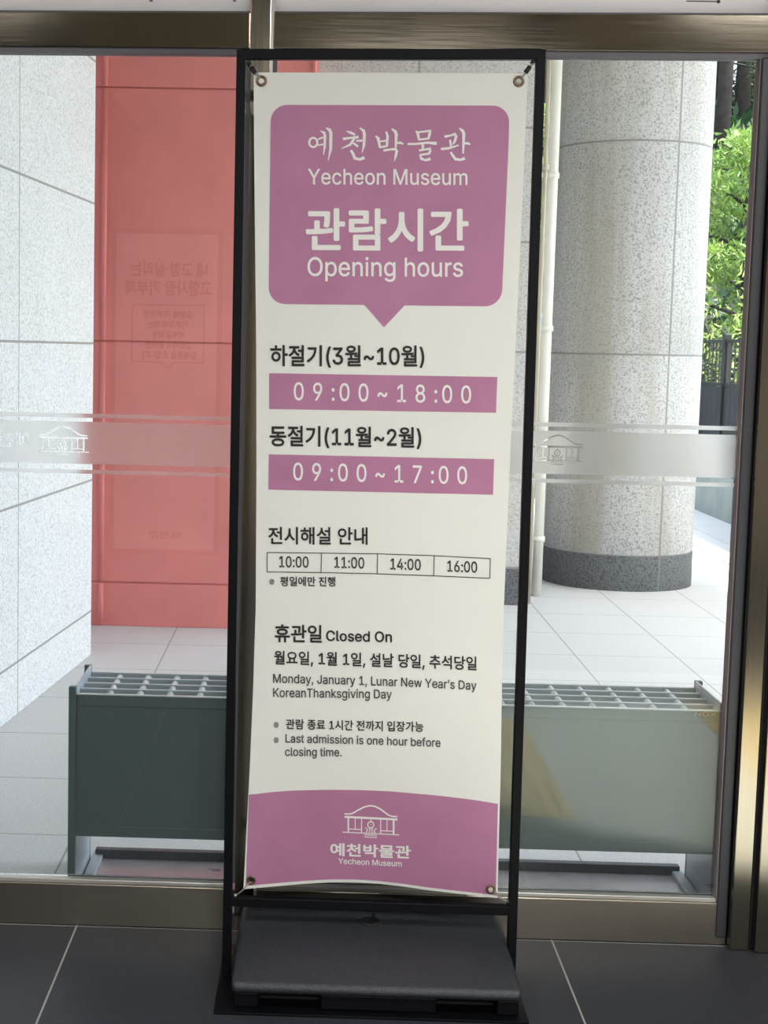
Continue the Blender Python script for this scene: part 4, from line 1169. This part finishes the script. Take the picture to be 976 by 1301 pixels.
# emblem and name at the foot
k_ = .1537
lst = []
for pts, wd in EMB:
    q = [(400 + (230 + u * 467) * k_, 1000 + (372 + .049 * u * 467 - v * 467) * k_) for u, v in pts]
    lst.append((q, wd * 467 * k_))
strokes(lst, 'white_ink', 'museum_emblem')
printed('예천박물관', 420.3, 521.4, 1087.0, 1090.8, 15.8, 'white_ink', bold=.05)
printed('Yecheon Museum', 430, 510.4, 1097.2, 1100.9, 6.9, 'white_ink', 'L', .035)
# eyelets
for ex, ey, r in ((332.3, 103, 6.9), (659.3, 103.5, 6.9), (319.2, 1118, 6.0), (623.7, 1129.8, 6.2)):
    c = B(ex, ey, .0 if ey < 500 else .003)
    r_ = r * YB / FPX
    b = MB(); b.lathe(c, [(r_ * .48, .0008), (r_ * .54, .0022), (r_ * .75, .003), (r_ * .98, .0022), (r_, .0006)], 24, 'Y')
    o = b.build('eyelet', M['brass'], ban)
    b = MB(); b.lathe(c, [(.0001, .0010), (r_ * .5, .0010)], 20, 'Y')
    b.build('eyelet_hole', M['vinyl'] if ey < 500 and ex < 500 else M['granite_far'] if ey < 500 else M['recess'] if ex < 500 else M['bead'], o)


def tie(frame_pt, mid, eye, toggle, label, cmat):
    a, c = Vector(frame_pt), Vector(eye)
    t = thing('banner_tie', a, label, 'tie', 'ties at the banner corners')
    m = (a + c) / 2 + Vector((0, -.006, -.002))
    pts = [a, a * .6 + m * .4 + Vector((0, -.002, 0)), m, m * .5 + c * .5, c]
    b = MB(); b.tube(pts, .0013, 8)
    b.tube([a + Vector((.003, -.001, .0)), m + Vector((.0025, -.001, .0025)), c + Vector((.002, 0, .002))], .0011, 8)
    b.build('cord', cmat, t)
    if toggle:
        d = (c - a).normalized()
        p = a.lerp(c, toggle)
        p = p + Vector((0, -.006, -.001))
        b = MB(); b.tube([p - d * .0085, p - d * .0075, p + d * .0075, p + d * .0085], [.0038, .0052, .0052, .0038], 14)
        b.build('toggle', M['cord'], t)
        b = MB(); b.tube([a - d * .004, a + d * .004], .0045, 10); b.build('knot', M['cord'], t)
    else:
        b = MB(); b.lathe(a, [(.0001, .004), (.003, .0035), (.0045, .001), (.0045, -.003)], 14, 'Y'); b.build('knot', M['cord'] if eye.x > 0 else M['nickel'], t)
    return t


def S(x, y, lift=.010): return P(x, y, YS - lift)


tie(S(316.5, 81.5), 0, B(330, 100, .003), .42, 'dark cord with a toggle tying the upper left corner of the banner', M['wire'])
tie(S(677, 79), 0, B(662, 100, .003), .45, 'dark cord with a toggle tying the upper right corner of the banner', M['wire'])
tie(S(299, 1137.5), 0, B(317, 1121, .003), 0, 'short cord tying the lower left corner of the banner to the bar', M['wire'])
tie(S(645.5, 1146), 0, B(626, 1132, .003), 0, 'short cord tying the lower right corner of the banner to the bar', M['wire'])

# ------------------------------------------------------------------ far fence, hill and trees
b = MB(); b.box(3.72, 3.95, 8.0, 17.0, 0, .40); struct('wall_low_right', b, M['plinth'])
b = MB(); b.box(1.0, 3.72, 16.8, 17.0, 0, .40); struct('wall_low_far', b, M['plinth'])


def fence(name, x0, y0, x1, y1, label):
    t = thing(name, (x0, y0, .40), label, 'fence')
    a, c = Vector((x0, y0, 0)), Vector((x1, y1, 0))
    L = (c - a).length
    d = (c - a) / L
    n = int(L / .16)
    b = MB()
    for k in range(n):
        p, q_ = a + d * (k * L / n + .003), a + d * ((k + 1) * L / n - .003)
        b.bar(p.lerp(q_, .5) + Vector((0, 0, .40)), p.lerp(q_, .5) + Vector((0, 0, 1.20)), .02, L / n - .006, d)
    b.build('boards', M['board'], t)
    for z in (1.22, 1.62):
        b = MB(); b.bar(a + Vector((0, 0, z)), c + Vector((0, 0, z)), .03, .03, Vector((0, 0, 1))); b.build('rail', M['iron'], t)
    m = max(2, int(L / 1.2))
    for k in range(m + 1):
        p = a + d * (L * k / m)
        b = MB(); b.bar(p + Vector((0, 0, .40)), p + Vector((0, 0, 1.68)), .07, .07, d); b.build('post', M['iron'], t)
    b = MB()
    n = int(L / .13)
    for k in range(n):
        p = a + d * (L * (k + .5) / n)
        b.bar(p + Vector((0, 0, 1.22)), p + Vector((0, 0, 1.62)), .012, .012, d)
    b.build('balusters', M['iron'], t)
    return t


fence('board_fence', 3.80, 8.1, 3.80, 16.9, 'dark board fence with an iron rail, on the low wall right of the pillar')
fence('board_fence', 1.05, 16.9, 3.62, 16.9, 'dark board fence across the far end, seen between pipe and pillar')

b = MB()


def hill(u, v):
    x, y = -14 + 50 * u, 16.5 + 40 * v
    t = min(1.0, max(0.0, (y - 19.0) / 22.0))
    z = -.1 + 8.6 * t + (.35 * math.sin(x * .7 + y * .4) + .25 * math.sin(x * 1.9 - y)) * t
    return Vector((x, y, z))


b.grid(hill, 60, 40)
struct('ground_hillside', b, M['soil'])
b = MB(); b.box(3.95, 40, 6, 16.6, -.15, -.02); struct('ground_verge', b, M['soil'])


def hz(x, y):
    return hill((x + 14) / 50., (y - 16.5) / 40.).z if y > 16.5 else -.02


def leaf_cloud(b, rnd, c, r, n, size, droop=.0, flat=1.0):
    for _ in range(n):
        while True:
            p = Vector((rnd.uniform(-1, 1), rnd.uniform(-1, 1), rnd.uniform(-1, 1)))
            if .25 < p.length < 1: break
        p = Vector((p.x * r[0], p.y * r[1], p.z * r[2])) + Vector(c)
        a = Vector((rnd.gauss(0, 1), rnd.gauss(0, 1), rnd.gauss(0, flat) - droop)).normalized()
        q = a.cross(Vector((rnd.gauss(0, 1), rnd.gauss(0, 1), rnd.gauss(0, 1)))).normalized()
        s = size * rnd.uniform(.6, 1.3)
        b.add([p - q * s * .18, p + a * s * .5 - q * s * .12, p + a * s, p + a * s * .5 + q * s * .16], [(0, 1, 2, 3)])


def tree_meshes(kind, seed):
    """foliage and trunk shapes around the origin"""
    rnd = random.Random(seed)
    f, t = MB(), MB()
    if kind == 'pine':                # tiers of bright needles on spreading boughs
        H = 3.6
        t.tube([(0, 0, 0), (.06, .02, 1.2), (-.05, .0, 2.4), (.02, 0, H)], [.10, .08, .055, .02], 8)
        for k in range(17):
            z = .7 + 2.9 * k / 16.
            rr = 1.55 * (1 - .55 * k / 16.)
            a = k * 2.4
            e = Vector((math.cos(a) * rr * .75, math.sin(a) * rr * .75, z + .12))
            t.tube([(0, 0, z - .1), e * .5 + Vector((0, 0, z * .5)), e], [.03, .022, .008], 5)
            leaf_cloud(f, rnd, e, (.62, .62, .17), 380, .13, -.7)
            leaf_cloud(f, rnd, (0, 0, z), (.5, .5, .25), 60, .16, -.4)
    elif kind == 'clump':             # fine bright leaves on many thin stems
        for k in range(22):
            x, y = rnd.gauss(0, .42), rnd.gauss(0, .42)
            h = rnd.uniform(1.5, 2.5)
            e = Vector((x * 1.5, y * 1.5, h))
            t.tube([(x, y, 0), (x * 1.1, y * 1.1, h * .6), e], [.014, .011, .004], 5)
            for j in range(6):
                z = h * (.3 + .7 * j / 5.)
                leaf_cloud(f, rnd, (x * (1 + .5 * z / h), y * (1 + .5 * z / h), z), (.26, .26, .22), 60, .09, .3)
    elif kind == 'dark':              # tall forest conifer with a bare lower trunk
        H = 11
        t.tube([(0, 0, -.3), (.08, 0, 4), (-.05, .05, 8), (0, 0, H)], [.20, .16, .10, .03], 9)
        for k in range(26):
            z = 2.6 + 8.2 * k / 25.
            rr = 1.7 * (1 - .75 * k / 25.)
            a = k * 2.4 + rnd.uniform(-.3, .3)
            e = Vector((math.cos(a) * rr * .7, math.sin(a) * rr * .7, z - .25))
            t.tube([(0, 0, z), e], [.03, .008], 4)
            leaf_cloud(f, rnd, e, (.7, .7, .3), 150, .22, .5)
    else:                             # low dense shrub
        t.tube([(0, 0, -.1), (.03, 0, .6)], [.05, .03], 6)
        for k in range(9):
            c = (rnd.gauss(0, .5), rnd.gauss(0, .5), rnd.uniform(.4, 1.2))
            t.tube([(0, 0, .2), c], [.02, .006], 4)
            leaf_cloud(f, rnd, c, (.55, .55, .42), 170, .19, .1)
    return f, t


ug = MB()
rnd_ = random.Random(5)
for _ in range(9000):
    x, y = rnd_.uniform(.5, 17), 19.0 + 24 * rnd_.random() ** .8
    z = hz(x, y)
    a = Vector((rnd_.gauss(0, 1), rnd_.gauss(0, 1) - .4, rnd_.uniform(.2, 1.6))).normalized()
    q = a.cross(Vector((rnd_.gauss(0, 1), rnd_.gauss(0, 1), rnd_.gauss(0, 1)))).normalized()
    s_ = rnd_.uniform(.25, .6)
    p = Vector((x, y, z - .03))
    ug.add([p, p + a * s_ * .5 - q * s_ * .2, p + a * s_, p + a * s_ * .5 + q * s_ * .2], [(0, 1, 2, 3)])
tag(ug.build('undergrowth', M['leaf_dark']), 'dark green undergrowth covering the wooded slope behind the fence', 'undergrowth', kind='stuff')

PROTO = {}


def tree(name, kind, seed, mat, x, y, s, rz, label, cat, group=None, dz=0.0):
    o = thing(name, (x, y, hz(x, y) + dz), label, cat, group)
    if (kind, seed) not in PROTO:
        f, t = tree_meshes(kind, seed)
        a = f.build('foliage', M[mat]); c = t.build('trunk', M['bark'])
        PROTO[(kind, seed)] = (a, c)
    else:
        a, c = [q.copy() for q in PROTO[(kind, seed)]]
        COL.objects.link(a); COL.objects.link(c)
    for q in (a, c): q.parent = o
    o.scale = (s, s, s)
    o.rotation_euler = (0, 0, rz)
    return o


for i, (x, y, s) in enumerate([(4.75, 15.6, .95), (6.9, 15.9, .9), (3.2, 19.0, .8)]):
    tree('bamboo_clump', 'clump', 1, 'leaf_bamboo', x, y, s, i * 1.3,
         ['bright yellow-green leafy clump behind the dark fence, just right of the pillar', 'bright leafy clump behind the fence, hidden in part by the steel posts', 'bright leafy clump behind the far fence, seen between pipe and pillar'][i], 'bush')
for i, (x, y, s, dz) in enumerate([(5.75, 21.0, 1.0, .0), (9.6, 22.5, 1.0, 0), (3.2, 24.0, .9, -.2)]):
    tree('pine_tree', 'pine', 2, 'leaf_pine', x, y, s, i * 1.9,
         ['young pine with light green tiers above the leafy clump right of the pillar', 'young pine with light green tiers furthest right', 'young pine with light green needles, seen between pipe and pillar'][i], 'tree', dz=dz)
for i, (x, y, s) in enumerate([(x + (1.2 if k % 2 else -.4), y + .4 * (k % 3), 1.0 + .05 * ((k * 5) % 4)) for k, (x, y) in enumerate([(x, y) for y in (26.0, 29.6, 36.4) for x in (2.4, 6.6, 10.8)])]):
    tree('hill_shrub', 'shrub', 3, 'leaf_mid', x, y, s, i * 1.1, 'dark green shrub on the wooded slope behind the light green pines', 'bush', 'shrubs on the slope')
for i, (x, y, s) in enumerate([(8.25, 32.5, .85), (9.6, 36.0, .9), (10.3, 41.0, .9), (12.6, 34.5, .88), (14.6, 39.0, .95), (4.6, 33.0, .9), (1.2, 34.0, .88), (5.4, 39.5, .92), (2.0, 41.0, .9), (11.8, 44.5, .95)]):
    tree('forest_conifer', 'dark', 4, 'leaf_dark', x, y, s, i * 2.1, 'tall dark conifer with a bare trunk in the wood at the top of the slope', 'tree', 'dark conifers on the slope')
sg = thing('roof_panel', (2.42, 18.0, .5), 'small bright blue panel on a post, seen between pipe and pillar', 'panel')
b = MB(); b.box(2.30, 2.95, 18.0, 18.04, 1.68, 1.90); b.build('board', M['blue'], sg, bevel=.005)
b = MB(); b.box(2.28, 2.97, 17.98, 18.06, 1.90, 1.93); b.build('cap', M['panel'], sg)
b = MB(); b.tube([(2.62, 18.02, 0), (2.62, 18.02, 1.68)], .025, 8); b.build('post', M['iron'], sg)

# ------------------------------------------------------------------ indoors, seen only as reflections in the glass
po = thing('poster_stand', (-.74, -.08, 0), 'tall pale notice stand with dark lettering, reflected faintly over the red wall', 'notice stand')
px0, px1, pz0, pz1, py_ = -1.0, -.478, .44, 2.025, -.08
b = MB(); b.box(px0, px1, py_ - .012, py_, pz0, pz1); b.build('board', M['poster'], po)
b = MB()
b.box(px0 - .014, px0 + .010, py_ - .02, py_ + .008, pz0 - .014, pz1 + .014); b.box(px1 - .010, px1 + .014, py_ - .02, py_ + .008, pz0 - .014, pz1 + .014)
b.box(px0 + .010, px1 - .010, py_ - .02, py_ + .008, pz1 - .010, pz1 + .014); b.box(px0 + .010, px1 - .010, py_ - .02, py_ + .008, pz0 - .014, pz0 + .010)
b.build('frame', M['gasket'], po)
b = MB(); b.box(-.76, -.72, py_ - .03, py_ - .0125, .02, .46); b.build('upright', M['gasket'], po)
b = MB(); b.box(-1.0, -.48, py_ - .2, py_ + .16, .0, .02); b.build('foot', M['gasket'], po, bevel=.004)


OFS = [(0, 0), (.0022, 0), (-.0022, 0), (0, .0022), (0, -.0022)]


def poster_text(s, xa, xb, z0, z1, bold=.02):
    vs, fs = text_data(s, bold)
    xs_, ys_ = [v[0] for v in vs], [v[1] for v in vs]
    mx, Mx, my, My = min(xs_), max(xs_), min(ys_), max(ys_)
    b = MB()
    # faces the glass (+Y): reads left to right for someone looking back from the door
    b.add([(xb - ((v[0] - mx) / (Mx - mx)) * (xb - xa) + ox, py_ + .0012 + k * .0001, z0 + (v[1] - my) / (My - my) * (z1 - z0) + oz) for k, (ox, oz) in enumerate(OFS) for v in vs], [tuple(i + k * len(vs) for i in f) for k in range(len(OFS)) for f in fs])
    b.build('printed_text', M['black_ink'], po)


def pz(y): return P(210, y, 7.7).z
def pxx(x): return P(x, 500, 7.7).x


for s, x0, x1, y0, y1 in (('내 고향 살리는', 167, 262, 334, 352), ('고향사랑 기부제', 161, 268, 357, 376), ('고향에 기부하면', 184, 245, 395, 404), ('기부자에게는', 190, 240, 408, 417),
                          ('세액공제와', 195, 236, 421, 430), ('고향에서 준비한', 186, 244, 434, 443), ('답례품을 드립니다', 182, 250, 446, 456), ('예천군', 193, 234, 673, 682)):
    poster_text(s, pxx(x0), pxx(x1), pz(y1), pz(y0))
b = MB()
fr = [(169, 388), (259, 388), (259, 460), (222, 460), (214, 468), (206, 460), (169, 460), (169, 388)]
for (ax, ay), (bx, by) in zip(fr[:-1], fr[1:]):
    b.bar((pxx(ax), py_ + .001, pz(ay)), (pxx(bx), py_ + .001, pz(by)), .006, .002)
b.build('printed_box', M['grey_ink'], po)

mt = thing('reflection_mat', (1.35, 2.1, 0), 'pale mat added to brighten the right glass by reflection, with yellow studded strips', 'mat')
b = MB(); b.box(.58, 2.6, .5, 3.16, .0, .006); b.build('pale_reflector', M['mat'], mt)  # pale sheet added so the right glass reflects a brighter floor
for x0, x1, y0, y1 in ((.60, .86, 1.5, 2.80), (1.60, 1.95, .7, 2.30)):
    b = MB(); b.box(x0, x1, y0, y1, .006, .009)
    for i in range(int((x1 - x0) / .05)):
        for j in range(int((y1 - y0) / .05)):
            b.lathe((x0 + .025 + i * .05, y0 + .025 + j * .05, .009), [(.013, 0), (.010, .005), (.0001, .005)], 8)
    b.build('studded_strip', M['yellow'], mt)
